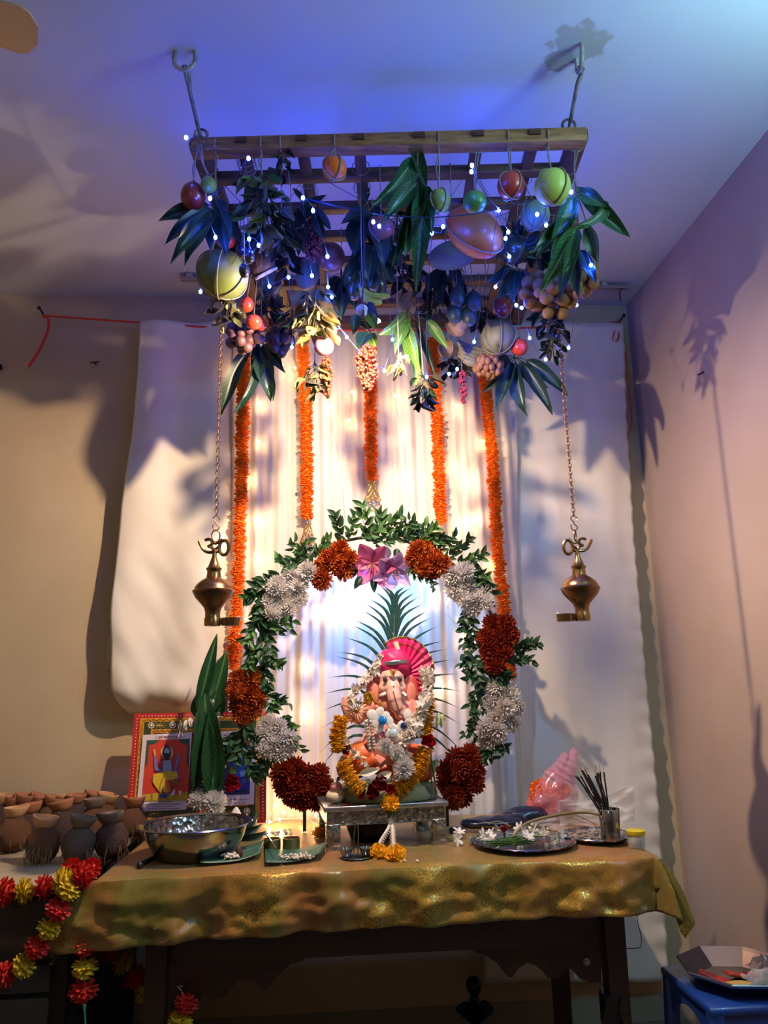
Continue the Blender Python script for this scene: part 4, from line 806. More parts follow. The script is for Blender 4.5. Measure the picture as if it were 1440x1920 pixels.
# head with trunk
b = MB(); hc = I(735, 1278, -.015); b.ell(hc, (24*iu, 22*iu, 30*iu)); b.ell(I(722, 1290, -.025), 13*iu); b.ell(I(749, 1290, -.025), 13*iu)
b.tube(spline([I(736, 1284, -.035), I(738, 1300, -.05), I(741, 1315, -.056), I(745, 1329, -.054), I(750, 1340, -.05), I(748, 1348, -.054)], 5), [x*iu for x in [15]*4+[13.5]*6+[12]*6+[10]*6+[8]*4], 12)
hd = blob(b, .0026, 5).build('head', m_face, t)
b = MB(); b.tube(spline([I(737, 1296, -.075), I(742, 1312, -.08), I(747, 1328, -.078), I(752, 1342, -.07)], 4), .0014, 5); b.build('trunk_line', M('red_nail', '#b01830', .3), hd)
for s, x in ((-1, 722), (1, 750)):
    e = I(x, 1274, -.052); b = MB(); b.ell(e, (4.4*iu, 2.2*iu, 4.8*iu), 12, 8); o = b.build('eye', M('eye_dark', '#4a3038', .25), hd)
    b = MB(); b.tube(spline([e+V((-6*iu*1, -.002, 3*iu)), e+V((0, -.004, 6.5*iu)), e+V((6*iu, -.002, 4*iu))], 4), .001, 5); b.build('eyebrow', M('eye_dark', '#4a3038', .25), hd)
b = MB(); b.prism([I(x, y, -.062) for x, y in ((729, 1256), (745, 1256), (739, 1266), (737, 1272), (734, 1266))], (0, .004, 0)); b.build('forehead_mark', M('gold_leaf', '#e8c878', .3, .6), hd, smooth=False)
b = MB(); b.ell(I(738, 1260, -.064), (2.6*iu, 1*iu, 4*iu), 10, 6); b.build('tilak', M('tilak_red', '#b8501c', .4), hd); b = MB(); b.ring(I(736, 1270, -.061), 2.6*iu, .0008, V((1, 0, 0)), az, 12, 4); b.ell(I(738, 1287, -.066), 1.6*iu, 8, 5); b.build('red_dots', M('red_nail', '#b01830', .3), hd)
b = MB(); b.tube(spline([I(722, 1300, -.05), I(717, 1303, -.06), I(713, 1303, -.066)], 3), [3.4*iu]*4+[3*iu]*3, 8); b.build('tusk', M('ivory', '#efe4d8', .35), hd)
b = MB(); b.tube(spline([I(755, 1299, -.04), I(760, 1303, -.045), I(762, 1306, -.05)], 3), [3*iu]*7, 8); b.build('tusk', M('ivory', '#efe4d8', .35), hd)
for s, x in ((-1, 703), (1, 770)):
    b = MB(); rot = MX.Rotation(s*.35, 3, 'Z'); b.ell(I(x, 1296, .0), (19*iu, 6*iu, 30*iu), 18, 12, rot=rot, fn=lambda v: V((v.x, v.y+.006*(1-(v.z/(30*iu))**2), v.z))); er = b.build('ear', M('ear_red', '#d2464e', .4, col2='#e0786a', nscale=14, stretch=(1, 1, .3)), t)
    b = MB(); b.ell(I(x+2*s, 1300, -.012), (10*iu, 3*iu, 20*iu), 14, 8, rot=rot); b.build('inner_ear', M('ear_pink', '#e89080', .4), er)
# turban: wound dome and pleated fan
tu = MB(); cz = I(738, 1246, .005)
def wind(v): 
    a = math.atan2(v.z, v.x); return v*(1+.05*math.sin(9*(v.z*16+v.x*9)))
tu.ell(cz, (33*iu, 28*iu, 32*iu), 28, 18, fn=wind, rot=MX.Rotation(.25, 3, 'Y')); ob = tu.build('turban', m_pink, t)
fc = I(752, 1268, .02); b = MB(); n = 64; vs = [fc+V((0, -.012, 0))]
for ring_i, f in enumerate((.3, .6, .85, 1)):
    for k in range(n+1):
        a = math.radians(-78+(118+78)*k/n); R = (68+8*math.sin(math.radians((a*57.3+62)*.9)))*f*iu
        vs.append(fc+V((math.cos(a)*R*.86, (.006*math.sin(k*math.pi*.5))*f+.012*f-.010, math.sin(a)*R)))
fs = [(0, 1+k, 2+k) for k in range(n)]
for r_ in range(3): fs += [(1+r_*(n+1)+k, 1+(r_+1)*(n+1)+k, 2+(r_+1)*(n+1)+k, 2+r_*(n+1)+k) for k in range(n)]
b.add(vs, fs); fan = b.build('turban_fan', m_pink, t, solid=.004)
b = MB(); b.tube(vs[1+3*(n+1):1+4*(n+1)], .004, 6); b.build('fan_trim', m_trim, fan)
b = MB(); b.tube([V(q)*1+V((0, -.004, 0)) for q in [fc+(v-fc)*.82 for v in vs[1+3*(n+1):1+4*(n+1)]][2:-6]], .0022, 5); b.build('fan_band', m_trim, fan)
b = MB(); b.tube([I(741, 1204, -.01), I(745, 1216, -.012), I(748, 1226, -.014)], [6*iu, 5*iu, 3*iu], 8); b.build('plume', M('cream_trim', '#e0d2b8', .5), ob)
b = MB(); b.grid(lambda s, v: cz+V((math.cos(math.pi*(1.08+.84*s))*27.5*iu*1.0, math.sin(math.pi*(1.08+.84*s))*26*iu-.006, (-1+8*v)*iu*1.0-(s-.5)*-6*iu)), 20, 3); b.build('silver_band', m_silp, ob, solid=.002)
# ornaments
b = MB(); oc = I(668, 1332, -.075)
for k in range(16):
    a = 2*math.pi*k/16; d = V((math.cos(a), 0, math.sin(a))); b.tube(spline([oc, oc+d*9*iu+V((0, -.008, 0)), oc+d*18*iu, oc+d*(26 if k % 2 else 22)*iu+V((0, .01, 0))], 3), [.0015]*5+[.0024]*3+[.0012]*2, 5)
b.ell(oc+V((0, -.006, 0)), 5*iu, 10, 6); b.build('gold_lotus', M('antique_gold', '#b08a50', .3, .85), t)
b = MB()
for st in (0, 1):
    for k in range(9): b.ell(I(686+st*9+k*.9, 1353+k*6.2, -.085+.002*k), 3.6*iu, 10, 7)
b.build('pearl_strings', M('pearl', '#d8d0c4', .18, .3, coat=.5), t)
b = MB(); q = I(690, 1310, -.05); b.lathe([(0, 0), (7*iu, .001), (10*iu, .004), (8*iu, .008), (3*iu, .006), (0, .01)], MX.Translation(q) @ MX.Rotation(math.pi/2, 4, 'X'), 10, fn=lambda v, th: V((v.x*(1+.15*math.cos(th*5)), v.y*1.3*(1+.15*math.cos(th*5)), v.z))); b.tube(spline([I(697, 1300, -.055), I(704, 1315, -.07), I(716, 1322, -.075)], 4), .005, 6); b.build('gold_earring', M('bright_gold', '#e0a63c', .25, .85), t)
b = MB(); m_lace = M('white_lace', '#e2ded8', .55)
for x, y, r in ((700, 1342, 12), (712, 1335, 9), (705, 1356, 9), (722, 1346, 11), (730, 1352, 9), (712, 1366, 8), (735, 1362, 8), (745, 1368, 9), (728, 1374, 8), (752, 1360, 8), (742, 1382, 8), (764, 1340, 9), (768, 1352, 8), (748, 1392, 8), (760, 1378, 8)): b.ell(I(x, y, -.088), (r*iu*1.1, 1.3*iu, r*iu*.85), 10, 6, rot=MX.Rotation(R0.uniform(0, 3), 3, 'Y'))
b.build('lace_collar', m_lace, t)
for x, y, c, r in ((717, 1351, '#1f7fe0', 8), (738, 1374, '#cfe2ee', 7.5), (757, 1361, '#14245c', 6)):
    b = MB(); q = I(x, y, -.097); b.lathe([(r*iu, 0), (r*iu, .003), (r*.7*iu, .005), (r*.3*iu, .007), (0, .007)], MX.Translation(q) @ MX.Rotation(math.pi/2, 4, 'X'), 12)
    o = b.build('gem', M('gem'+c[1:], c, .12, .2, coat=1), t)
    b = MB()
    for k in range(14): a = 2*math.pi*k/14; b.ell(q+V((math.cos(a)*r*iu, -.002, math.sin(a)*r*iu)), 1.3*iu, 6, 4)
    b.build('gem_rim', m_silp, o)
# jasmine garland
m_jas = M('jasmine_white', '#efe8e0', .6, col2='#d8cab8', nscale=3, transl=.2); m_cal = M('bud_brown', '#9a7a50', .7)
def strip(name, label, paths, rad, step, mat, dens=3):
    t = thing(name, label, 'garland', paths[0][-1]); k = 0
    for pp in paths:
        for c in along(spline(pp, 6), step):
            for j in range(dens): put_flower(t, JAS, mat, c+rv(rad*.55), rad*R0.uniform(.8, 1.1), rv()+V((0, -.6, .1)), 'jasmine')
        b = MB(); b.tube(spline(pp, 6), rad*.28, 5); b.build('thread', m_cal, t)
    return t
strip('jasmine_garland', 'thick white jasmine garland over the turban fan and down to the lap', [[I(802, 1255, -.02), I(800, 1285, -.06), I(794, 1315, -.09), I(786, 1345, -.1), I(772, 1372, -.11), I(752, 1396, -.11)]], 12.5*iu, .009, m_jas, 4)
strip('jasmine_garland', 'thin white jasmine string falling from the turban to the left arm', [[I(716, 1232, -.02), I(696, 1262, -.02), I(672, 1292, -.03), I(655, 1318, -.05)]], 9*iu, .008, m_jas, 3)
strip('jasmine_garland', 'loose white jasmine string across the left knee', [[I(634, 1350, -.06), I(648, 1385, -.08), I(665, 1412, -.09), I(690, 1438, -.1)], [I(742, 1400, -.11), I(768, 1420, -.1), I(778, 1432, -.09)]], 8*iu, .012, m_jas, 2)
# marigold garland of the idol
t = thing('marigold_garland', 'yellow marigold garland around the idol with roses between', 'garland', I(722, 1490, -.1))
SEG = [[(640, 1348), (634, 1368), (632, 1390), (634, 1408)], [(644, 1432), (652, 1452), (664, 1472), (684, 1484)], [(802, 1312), (800, 1340), (797, 1368), (792, 1386)], [(797, 1406), (790, 1428), (778, 1450), (760, 1470), (744, 1482)]]
for sg in SEG:
    pp = [I(x, y, -.06-.05*min(1, (y-1310)/150)) for x, y in sg]; q = along(spline(pp, 8), 10.5*iu)
    for i, c in enumerate(q):
        d = (q[min(i+1, len(q)-1)]-q[max(i-1, 0)]); put_flower(t, MARI, m_yel, c, 15.5*iu*R0.uniform(.94, 1.1), d, 'marigold', .5)
m_rose = M('rose_red', '#7c0f1c', .5, col2='#a01a24', nscale=20); m_hib = M('bright_red_petal', '#b81820', .5)
def rose_mesh():
    b = MB(); r = random.Random(3)
    for k in range(16):
        f = .25+.75*k/16; a = k*2.4; e = 1.25-.9*k/16; d = V((math.cos(a)*math.cos(e), math.sin(a)*math.cos(e), math.sin(e))); tz = V((-math.cos(a)*math.sin(e), -math.sin(a)*math.sin(e), math.cos(e)))
        Tm = frame(V((0, 0, -.3)), d, tz); b.grid(lambda s, v: Tm @ V(((s-.5)*1.1*f*math.sin(math.pi*(.25+.6*v)), v*(.8+.3*f), .35*(2*abs(s-.5))**2*f+.1*v*v)), 4, 4)
    return b.mesh('rose')
ROSE = [rose_mesh()]
for x, y, r, dd, mt in ((698, 1484, 15, -.125, m_rose), (714, 1470, 17, -.13, m_rose), (733, 1480, 11, -.125, m_hib), (676, 1490, 9, -.12, m_hib), (648, 1406, 11, -.09, m_rose), (803, 1390, 15, -.1, m_hib)): put_flower(t, ROSE, mt, I(x, y, dd), r*iu*1.05, EYE-I(x, y)+rv(.5), 'rose')
b = MB()
for x, y, dd in ((650, 1418, -.09), (800, 1400, -.1), (697, 1460, -.12)): 
    for k in range(7): q = I(x+R0.uniform(-10, 10), y+R0.uniform(-6, 8), dd); b.tube([q, q+V((R0.uniform(-.008, .008), -.004, -.012))], [.004, .001], 5)
b.build('sepals', M('sepal_green', '#6a7a4a', .6), t)['kind'] = 'stuff'
# pendant: marigold with two jasmine tails ending in marigolds
t = thing('garland_tassel', 'marigold tassel with two jasmine tails hanging over the stool edge', 'garland', T(730, 1605))
put_flower(t, MARI, m_yel, K(.19, -.02, CHT+.004), 17*iu, V((0, -1, .3)), 'marigold', .8); pk = K(.19, -.02, CHT+.004)
for k in range(8): q = pk+V((R0.uniform(-.018, .018), -.006, -.018)); put_leaf(t, q, q+V((R0.uniform(-.01, .01), -.004, -.022)), .009, g_dry, SMALL, name='sepal')
for k, (x1, y1) in enumerate(((712, 1590), (738, 1594))):
    e_ = T(x1, y1+4, .02); pp = spline([pk+V((0, -.004, -.03)), pk+V((-.004 if k == 0 else .004, -.006, -.06)), e_+V((0, 0, .02)), e_], 5)
    b = MB(); b.tube(pp, [.0045]*len(pp), 6); b.build('tail_thread', m_jas, t)
    for i, c in enumerate(along(pp, .011)):
        for s in (-1, 1): put_leaf(t, c, c+V((s*.009, -.003, -.008)), .005, m_jas, SMALL, name='bud')
    put_flower(t, MARI, m_yel, T(x1+(-2 if k == 0 else 4), y1+8, .018), (16 if k == 0 else 18)*iu, V((0, -.6, .8)), 'marigold', .75)
# flowers and offerings on the lap and stool
m_wh = M('white_petal', '#f0ecea', .6, col2='#dcd6d0', nscale=2, transl=.2)
for x, y, r, dd, lab in ((757, 1440, 20, -.13, 'white chrysanthemum lying under the idol\'s trunk side'), (722, 1398, 14, -.12, 'small white chrysanthemum on the idol\'s belly'), (744, 1412, 15, -.125, 'small white chrysanthemum above the yellow garland bend')):
    q = I(x, y, dd); o = thing('chrysanthemum', lab, 'flower', q, 'white flowers on the idol'); put_flower(o, MUM, m_wh, q, r*iu, EYE-q+rv(.6), 'petals'); b = MB(); b.ell(q, 3*iu, 8, 6); b.build('centre', M('daisy_centre', '#c9b070', .7), o)
for x0, y0, x1, y1, w2, lab in ((672, 1452, 712, 1442, 14, 'long pale petal lying left on the lap'), (705, 1462, 735, 1448, 16, 'pale petal lying in the middle of the lap'), (735, 1462, 760, 1452, 14, 'pale petal beside the lap chrysanthemum')):
    t2 = thing('lily_petal', lab, 'petal', I(x0, y0, -.13)); put_leaf(t2, I(x0, y0, -.13), I(x1, y1, -.12), w2*iu, M('pale_petal', '#d9d4bc', .55, transl=.2), SMALL, name='petal'); b = MB(); b.tube([I(x0, y0, -.13), I(x1, y1, -.118)], .001, 4); b.build('vein', m_jas, t2)
q = K(.028, .055, CHT); t = thing('mouse_figurine', 'small cream and pink mouse figurine at the left of the stool', 'figurine', q)
b = MB(); b.ell(q+V((.006, 0, .022)), (.03, .026, .022)); b.ell(q+V((.008, -.004, .046)), (.019, .018, .02)); b.tube([q+V((.008, -.01, .05)), q+V((.006, -.02, .07))], [.014, .008], 8); blob(b, .0025, 4).build('body', M('cream_clay', '#e6cfae', .5), t)
b = MB(); b.ell(q+V((.008, -.012, .05)), (.019, .014, .014)); b.build('cloth', M('pink_clay', '#d88a90', .5), t); b = MB(); b.ell(q+V((-.004, -.02, .07)), .006); b.ell(q+V((.016, -.016, .074)), .006); b.build('ears', M('eye_dark', '#4a3038', .25), t)
q = K(cw-.04, .05, CHT); t = thing('glass_cup', 'small greenish glass cup at the right of the stool', 'cup', q); b = MB(); b.lathe([(0, .002), (.02, .002), (.026, .05), (.024, .05), (.018, .006), (0, .006)], MX.Translation(q), 20); b.build('bowl', M('green_glass', '#a9b49a', .1, trans=.6, alpha=.75), t); b = MB(); b.lathe([(0, .007), (.0185, .007), (.02, .022), (0, .024)], MX.Translation(q), 16); b.build('filling', M('sandal_paste', '#b8a070', .6), t)
t = thing('petal_scatter', 'few loose pink petals and leaves at the stool front edge', 'petals', K(.06, .01, CHT))
for k in range(4): q = K(.03+.014*k, .008+.004*(k % 2), CHT+.002); put_leaf(t, q, q+V((.018, -.002, .002)), .01, (m_hib if k == 2 else g_mango if k == 0 else M('pink_petal', '#b8304a', .5)), SMALL, face=az, name='petal')
# lily buds and stem at the right of the idol
t = thing('flower_stalk', 'green stalk with drooping buds beside the idol\'s right side', 'flower', I(812, 1480, -.03)); b = MB(); b.tube(spline([I(818, 1490, -.05), I(813, 1450, -.06), I(808, 1410, -.06), I(816, 1385, -.05)], 5), .0028, 6); b.tube(spline([I(812, 1490, -.05), I(808, 1440, -.06), I(815, 1425, -.06)], 4), .0022, 6); b.build('stalk', M('fresh_stem', '#5c6a34', .6), t)
for x0, y0, x1, y1 in ((823, 1335, 818, 1368), (827, 1338, 834, 1352), (824, 1340, 828, 1366), (814, 1425, 812, 1450), (816, 1424, 824, 1436)): put_leaf(t, I(x0, y0, -.05), I(x1, y1, -.055), 9*iu, M('bud_green', '#a8b088', .5), SMALL, name='bud')
# palm frond behind the idol
m_palm = LM('palm_green', '#27504c', '#3f6a60', .4, .3); PYF = IY+.13
def Fp(x, y): return P(x, y, PYF)
t = thing('palm_frond', 'green palm frond standing fanned out behind the idol', 'palm leaf', Fp(734, 1470)); rach = [(734, 1480), (733, 1400), (735, 1320), (737, 1240), (739, 1170), (741, 1125)]
b = MB(); rp = spline([Fp(*q) for q in rach], 6); b.tube(rp, [.005-.004*i/len(rp) for i in range(len(rp))], 6); b.build('rachis', M('palm_rib', '#6a7a50', .5), t)
FRONDL = [leaf_mesh('leaflet', lambda q: max(.04, (math.sin(math.pi*min(1, q**.55)))**.7), 10, .25, a) for a in (.0,)]
def leaflet(x0, y0, xm, ym, x1, y1, wd):
    pp = spline([Fp(x0, y0), Fp(xm, ym), Fp(x1, y1)], 6); b = MB(); n = len(pp)-1; vs = []
    for i, q in enumerate(pp):
        d = (pp[min(i+1, n)]-pp[max(i-1, 0)]).normalized(); sd = d.cross(V((0, -1, 0))).normalized(); f = i/n; w_ = wd*iu*.5*max(.05, math.sin(math.pi*min(1, (f+.06)**.6))); o = V((0, -.02*f*f, 0))
        vs += [q+sd*w_+o, q+o+V((0, -.25*w_, 0)), q-sd*w_+o]
    b.add(vs, [(i*3+k, i*3+k+1, i*3+4+k, i*3+3+k) for i in range(n) for k in range(2)]); b.build('leaflet', m_palm, t)
for k in range(17):
    f = k/16; y0 = 1138+f*262; x0 = 740-f*6
    for s in (-1, 1):
        j = R0.uniform(-5, 5); L = (40+118*f**.75) if f < .75 else 132-20*(f-.75); ang = math.radians(80-66*f**1.15+R0.uniform(-3, 3))
        xm = x0+s*math.cos(ang)*L*.58; ym = y0-math.sin(ang)*L*.62; x1 = x0+s*(math.cos(ang*.75)*L+8*f); y1 = y0-math.sin(ang)*L*.98+70*f**3+j
        leaflet(x0, y0, xm, ym, x1, y1, 8.5-2*f)
# ================================================================== flower arch
AY = 2.72; ACX, ACY, AR = 703, 1243, 236
def A(x, y, d=0): return P(x, y, AY+d)
def ang_pt(deg, r=AR, d=0): return A(ACX+math.cos(math.radians(deg))*r*(.96 if 60 < deg < 120 else 1), ACY-math.sin(math.radians(deg))*r, d)
au = U(A(ACX, ACY)); t = thing('flower_arch', 'round flower arch of chrysanthemums and leafy sprigs behind the idol', 'flower arch', A(ACX, 1510))
b = MB(); b.tube([ang_pt(a) for a in range(-58, 239, 6)], .006, 8); b.build('hoop', M('hoop_wire', '#3a4a30', .6), t)
for dg in (-56, 236): b = MB(); q = ang_pt(dg); b.tube([q, V((q.x, q.y, TZ+.005))], .006, 8); b.build('post', MATS['hoop_wire'], t)
m_rust = M('rust_chrysanthemum', '#a83a18', .6, col2='#d27a2c', nscale=1.6, transl=.15); m_dkr = M('dark_red_chrysanthemum', '#8c2416', .6, col2='#b04a22', nscale=1.4, transl=.15)
FL_ = [(m_wh, 19, [(545, 1080), (578, 1072), (520, 1100), (560, 1098), (535, 1118), (508, 1128), (512, 1150), (540, 1140), (562, 1122)]), (m_rust, 20, [(600, 1068), (618, 1050), (638, 1030), (628, 1062), (655, 1048), (604, 1086), (645, 1068)]),
       (m_rust, 20, [(776, 1046), (795, 1030), (792, 1062), (815, 1048), (810, 1070), (828, 1060), (782, 1030)]), (m_wh, 19, [(848, 1078), (872, 1072), (852, 1104), (878, 1098), (892, 1120), (870, 1124), (912, 1128), (884, 1142), (905, 1108)]),
       (m_dkr, 21, [(925, 1172), (948, 1170), (912, 1196), (936, 1196), (955, 1192), (920, 1222), (944, 1222), (930, 1246)]), (m_wh, 20, [(930, 1292), (955, 1302), (922, 1318), (948, 1328), (968, 1322), (930, 1346), (956, 1350), (908, 1366), (932, 1372), (915, 1388)]),
       (m_dkr, 21, [(855, 1422), (880, 1418), (836, 1444), (862, 1446), (888, 1444), (842, 1468), (870, 1472), (890, 1466), (850, 1494), (868, 1492)]), (m_rust, 21, [(448, 1276), (470, 1272), (444, 1298), (466, 1298), (482, 1312), (450, 1322), (474, 1330), (456, 1342)]),
       (m_wh, 20, [(500, 1360), (522, 1366), (492, 1382), (515, 1390), (538, 1386), (500, 1404), (526, 1408), (538, 1400)]), (m_dkr, 21, [(530, 1450), (552, 1444), (576, 1452), (600, 1452), (535, 1474), (560, 1474), (586, 1478), (606, 1478), (570, 1494), (595, 1498), (552, 1490)])]
for mt, r, pts in FL_:
    for x, y in pts: q = A(x, y, R0.uniform(-.075, -.04)); put_flower(t, MUM, mt, q, r*au*R0.uniform(.9, 1.12), (EYE-q).normalized()+rv(.55)+(q-A(ACX, ACY)).normalized()*.15, 'chrysanthemum')
# lilies
m_lily = M('pink_lily', '#b84a88', .5, col2='#d07aa4', nscale=14, stretch=(8, 1, 1), transl=.35); m_lil2 = M('pale_lily', '#c9a8d8', .5, transl=.35)
LILY = [leaf_mesh('lily_petal', lambda q: max(.05, math.sin(math.pi*q**.8)**.8), 8, .25, -.22, .02, 0, k) for k in range(3)]
for (x, y, R, mt, fx, fz) in ((698, 1058, 48, m_lily, -.15, -.35), (738, 1070, 44, m_lil2, .3, -.55)):
    c = A(x, y, -.05); f = (EYE-c).normalized()+V((fx, 0, fz)); f.normalize(); x_ = f.orthogonal().normalized(); y_ = f.cross(x_)
    for k in range(6):
        a = k*math.pi/3+(.15 if mt is m_lily else .5); d = x_*math.cos(a)+y_*math.sin(a); put_leaf(t, c-f*.02, c+d*R*au+f*.018, (26 if k % 2 else 34)*au, mt, LILY, face=f, name='lily_petal')
    b = MB()
    for k in range(6): a = k*1.05; d = x_*math.cos(a)*.014+y_*math.sin(a)*.014; b.tube([c-f*.015, c+d*.6+f*.02, c+d+f*.035], .0011, 4); b.ell(c+d+f*.036, (.002, .002, .005), 6, 4)
    b.build('stamens', M('stamen', '#8a5a3a', .6), t)
for x0, y0, x1, y1 in ((668, 1062, 658, 1085), (678, 1080, 664, 1105), (700, 1082, 702, 1112), (745, 1028, 742, 1050)): put_leaf(t, A(x0, y0, -.03), A(x1, y1, -.03), 14*au, g_dark, SMALL)
# leafy sprigs
g_arch = LM('arch_leaf', '#4f8240', '#86ad62', .4, .25); g_arch2 = LM('arch_leaf_dark', '#2c5432', '#527a4a', .45, .2); NL = [0]; extra = MB()
m_tw2 = M('sprig_stem', '#4a5430', .7)
def sprig(x0, y0, x1, y1, n, size, mat, bend=.0, d=-.02):
    a, c = A(x0, y0, d), A(x1, y1, d+R0.uniform(-.05, .0)); mid = (a+c)/2+V((bend, R0.uniform(-.03, 0), 0)); pp = spline([a, mid, c], 5); b = MB(); b.tube(pp, .0016, 4); s = b.build('sprig', m_tw2, t)
    for k in range(n):
        f = (k+.5)/n; q = pp[min(len(pp)-1, int(f*(len(pp)-1)))]; dr = (pp[-1]-pp[0]).normalized(); sd = dr.cross(V((0, -1, 0)))*(1 if k % 2 else -1); tip = q+(dr*.75+sd*R0.uniform(.5, 1)+V((0, R0.uniform(-.7, .1), 0))).normalized()*size*au*R0.uniform(.75, 1.2)
        if NL[0] < 297: put_leaf(s, q, tip, size*au*.48, mat, SMALL, R0.uniform(-.9, .9)); NL[0] += 1
        else:
            y_ = tip-q; T_ = frame(q, y_, (EYE-q).normalized()+rv(.6), size*au*.48, y_.length, y_.length*.8); me = SMALL[0]; extra.add([v.co.copy() for v in me.vertices], [tuple(f_.vertices) for f_ in me.polygons], 0, T_)
SP = [(640, 1010, 628, 962, 7, 24), (655, 1010, 668, 970, 7, 22), (690, 1000, 684, 955, 9, 24), (700, 1005, 720, 962, 9, 24), (680, 1010, 720, 985, 9, 24), (720, 1005, 745, 970, 9, 24), (745, 1010, 772, 975, 9, 24), (760, 1010, 800, 985, 9, 24), (780, 1015, 815, 990, 9, 24), (700, 1020, 760, 1005, 10, 22), (800, 1020, 835, 1012, 8, 22), (820, 1035, 850, 1010, 7, 22),
      (840, 1050, 880, 1015, 8, 22), (860, 1060, 905, 1045, 8, 24), (880, 1070, 915, 1080, 8, 24), (890, 1080, 925, 1115, 8, 24), (880, 1060, 900, 1090, 8, 24), (590, 1040, 620, 1015, 7, 22), (575, 1050, 545, 1025, 8, 22), (560, 1065, 520, 1050, 8, 24), (555, 1060, 570, 1020, 6, 22), (520, 1080, 478, 1095, 9, 26), (505, 1110, 462, 1125, 9, 26), (495, 1120, 480, 1170, 9, 26),
      (490, 1140, 505, 1190, 8, 26), (488, 1160, 470, 1210, 9, 26), (495, 1180, 540, 1170, 8, 24), (492, 1190, 500, 1240, 9, 26), (488, 1210, 470, 1250, 8, 26), (495, 1230, 525, 1245, 7, 22), (490, 1250, 500, 1290, 8, 24), (495, 1270, 470, 1260, 5, 22), (500, 1290, 515, 1330, 7, 22), (505, 1310, 540, 1320, 6, 20), (525, 1345, 548, 1365, 5, 20), (535, 1360, 560, 1400, 5, 20), (500, 1420, 490, 1450, 7, 22), (515, 1430, 530, 1470, 5, 20),
      (880, 1140, 870, 1180, 8, 22), (885, 1160, 895, 1210, 8, 22), (880, 1200, 870, 1250, 9, 22), (890, 1230, 905, 1290, 10, 24), (905, 1250, 950, 1270, 10, 24), (890, 1260, 870, 1275, 6, 22), (900, 1280, 890, 1330, 8, 22), (895, 1310, 885, 1350, 8, 20), (890, 1340, 880, 1380, 6, 20), (930, 1240, 985, 1230, 8, 24), (960, 1220, 1012, 1205, 8, 22), (960, 1235, 1000, 1240, 6, 20), (915, 1385, 950, 1400, 8, 20), (905, 1390, 900, 1430, 8, 20), (900, 1410, 925, 1425, 5, 18), (785, 1075, 812, 1100, 6, 18), (765, 1065, 790, 1078, 6, 18),
      (455, 1370, 440, 1420, 9, 26), (470, 1400, 475, 1460, 9, 26), (460, 1350, 480, 1390, 9, 26), (450, 1380, 425, 1400, 6, 24)]
SP = [s[:5]+(s[5]*.86,) for s in SP]; SP += [tuple(v+R0.uniform(-12, 12) if i < 4 else v for i, v in enumerate(s)) for s in SP]+[tuple(v+R0.uniform(-12, 12) if i < 4 else v for i, v in enumerate(s)) for s in SP[22:50:2]]
for k, s in enumerate(SP): sprig(*s, (g_arch if k % 3 else g_arch2), R0.uniform(-.015, .015))
if extra.v: o = extra.build('small_leaves', g_arch2, t); o['kind'] = 'stuff'
# LED puck hidden behind the lilies: cyan-blue wash on the curtain inside the arch
q = A(722, 1035, -.005); b = MB(); b.lathe([(0, 0), (.022, 0), (.022, .012), (0, .012)], MX.Translation(q) @ MX.Rotation(2.2, 4, 'X'), 18); o = tag(b.build('led_puck', M('puck_plastic', '#c9d4dc', .4)), 'small round LED light behind the pink lilies', 'lamp')
def spot(name, p, dirv, col, watt, size, parent):
    l = bpy.data.lights.new(name, 'SPOT'); l.energy = watt; l.color = col; l.shadow_soft_size = .015; l.spot_size = math.radians(size); l.spot_blend = .6
    W = V(dirv).to_track_quat('-Z', 'Y').to_matrix().to_4x4(); W.translation = p; return link(bpy.data.objects.new(name, l), parent, W)
spot('arch_light', A(740, 1050, .0), (.12, .75, -.9), (.22, .52, 1), ARCH_W*.55, 118, o); spot('arch_light', A(688, 1052, .0), (-.25, .75, -.9), (.2, .33, 1), ARCH_W*.6, 118, o)
# ================================================================== painted board with prints, leaning on the wall
bl, br, tl = P(236, 1545, 2.80), P(499, 1548, 2.80), P(252, 1338, 2.905)
bl.z = br.z = TZ+.006
bx = (br-bl).normalized(); nb = bx.cross(tl-bl).normalized()
if nb.dot(EYE-bl) < 0: nb = -nb
def Bd(x, y, off=0): q = bl+nb*off; return RP(x, y, q, nb)
def panel(mb, pts, off, th=.001, m=0): mb.prism([Bd(x, y, off) for x, y in pts], nb*-th, m)
m_bred, m_byel, m_bgrn = M('board_red', '#b01f18', .4), M('board_yellow', '#d19a20', .4, col2='#b87f18', nscale=30), M('board_green', '#2c3f1c', .45)
m_wht, m_brn = M('dot_white', '#e8d8cc', .5), M('dark_paint', '#40280f', .5)
def quad(x0, y0, x1, y1):
    f = lambda x, y: (x-(y-1338)*.0775*(1-(x-252)/247), y-(x-252)*.016); return [f(x0, y0), f(x1, y0), f(x1, y1), f(x0, y1)]
t = thing('painted_board', 'red, yellow and green hand-painted wooden board leaning on the wall', 'painted board', bl)
b = MB(); panel(b, quad(252, 1338, 499, 1546), .0, .016); b.build('red_border', m_bred, t, smooth=False)
for i, (x0, y0, x1, y1, mt, nm) in enumerate(((264, 1347, 487, 1540, m_byel, 'yellow_band'), (272, 1354, 480, 1533, m_bgrn, 'green_panel'), (285, 1368, 467, 1515, m_byel, 'inner_band'), (292, 1375, 460, 1508, M('maroon_paint', '#4a1414', .5), 'inner_panel'))): b = MB(); panel(b, quad(x0, y0, x1, y1), .001*(i+1)); b.build(nm, mt, t, smooth=False)
b = MB()
for k in range(40): q = quad(262+k*5.9, 1343, 0, 0)[0]; b.ell(Bd(*q, .001), .0022, 6, 4)
for k in range(33):
    for x in (258, 493): q = quad(x, 1348+k*5.9, 0, 0)[0]; b.ell(Bd(*q, .001), .0022, 6, 4)
b.build('white_dots', m_wht, t)
b = MB()
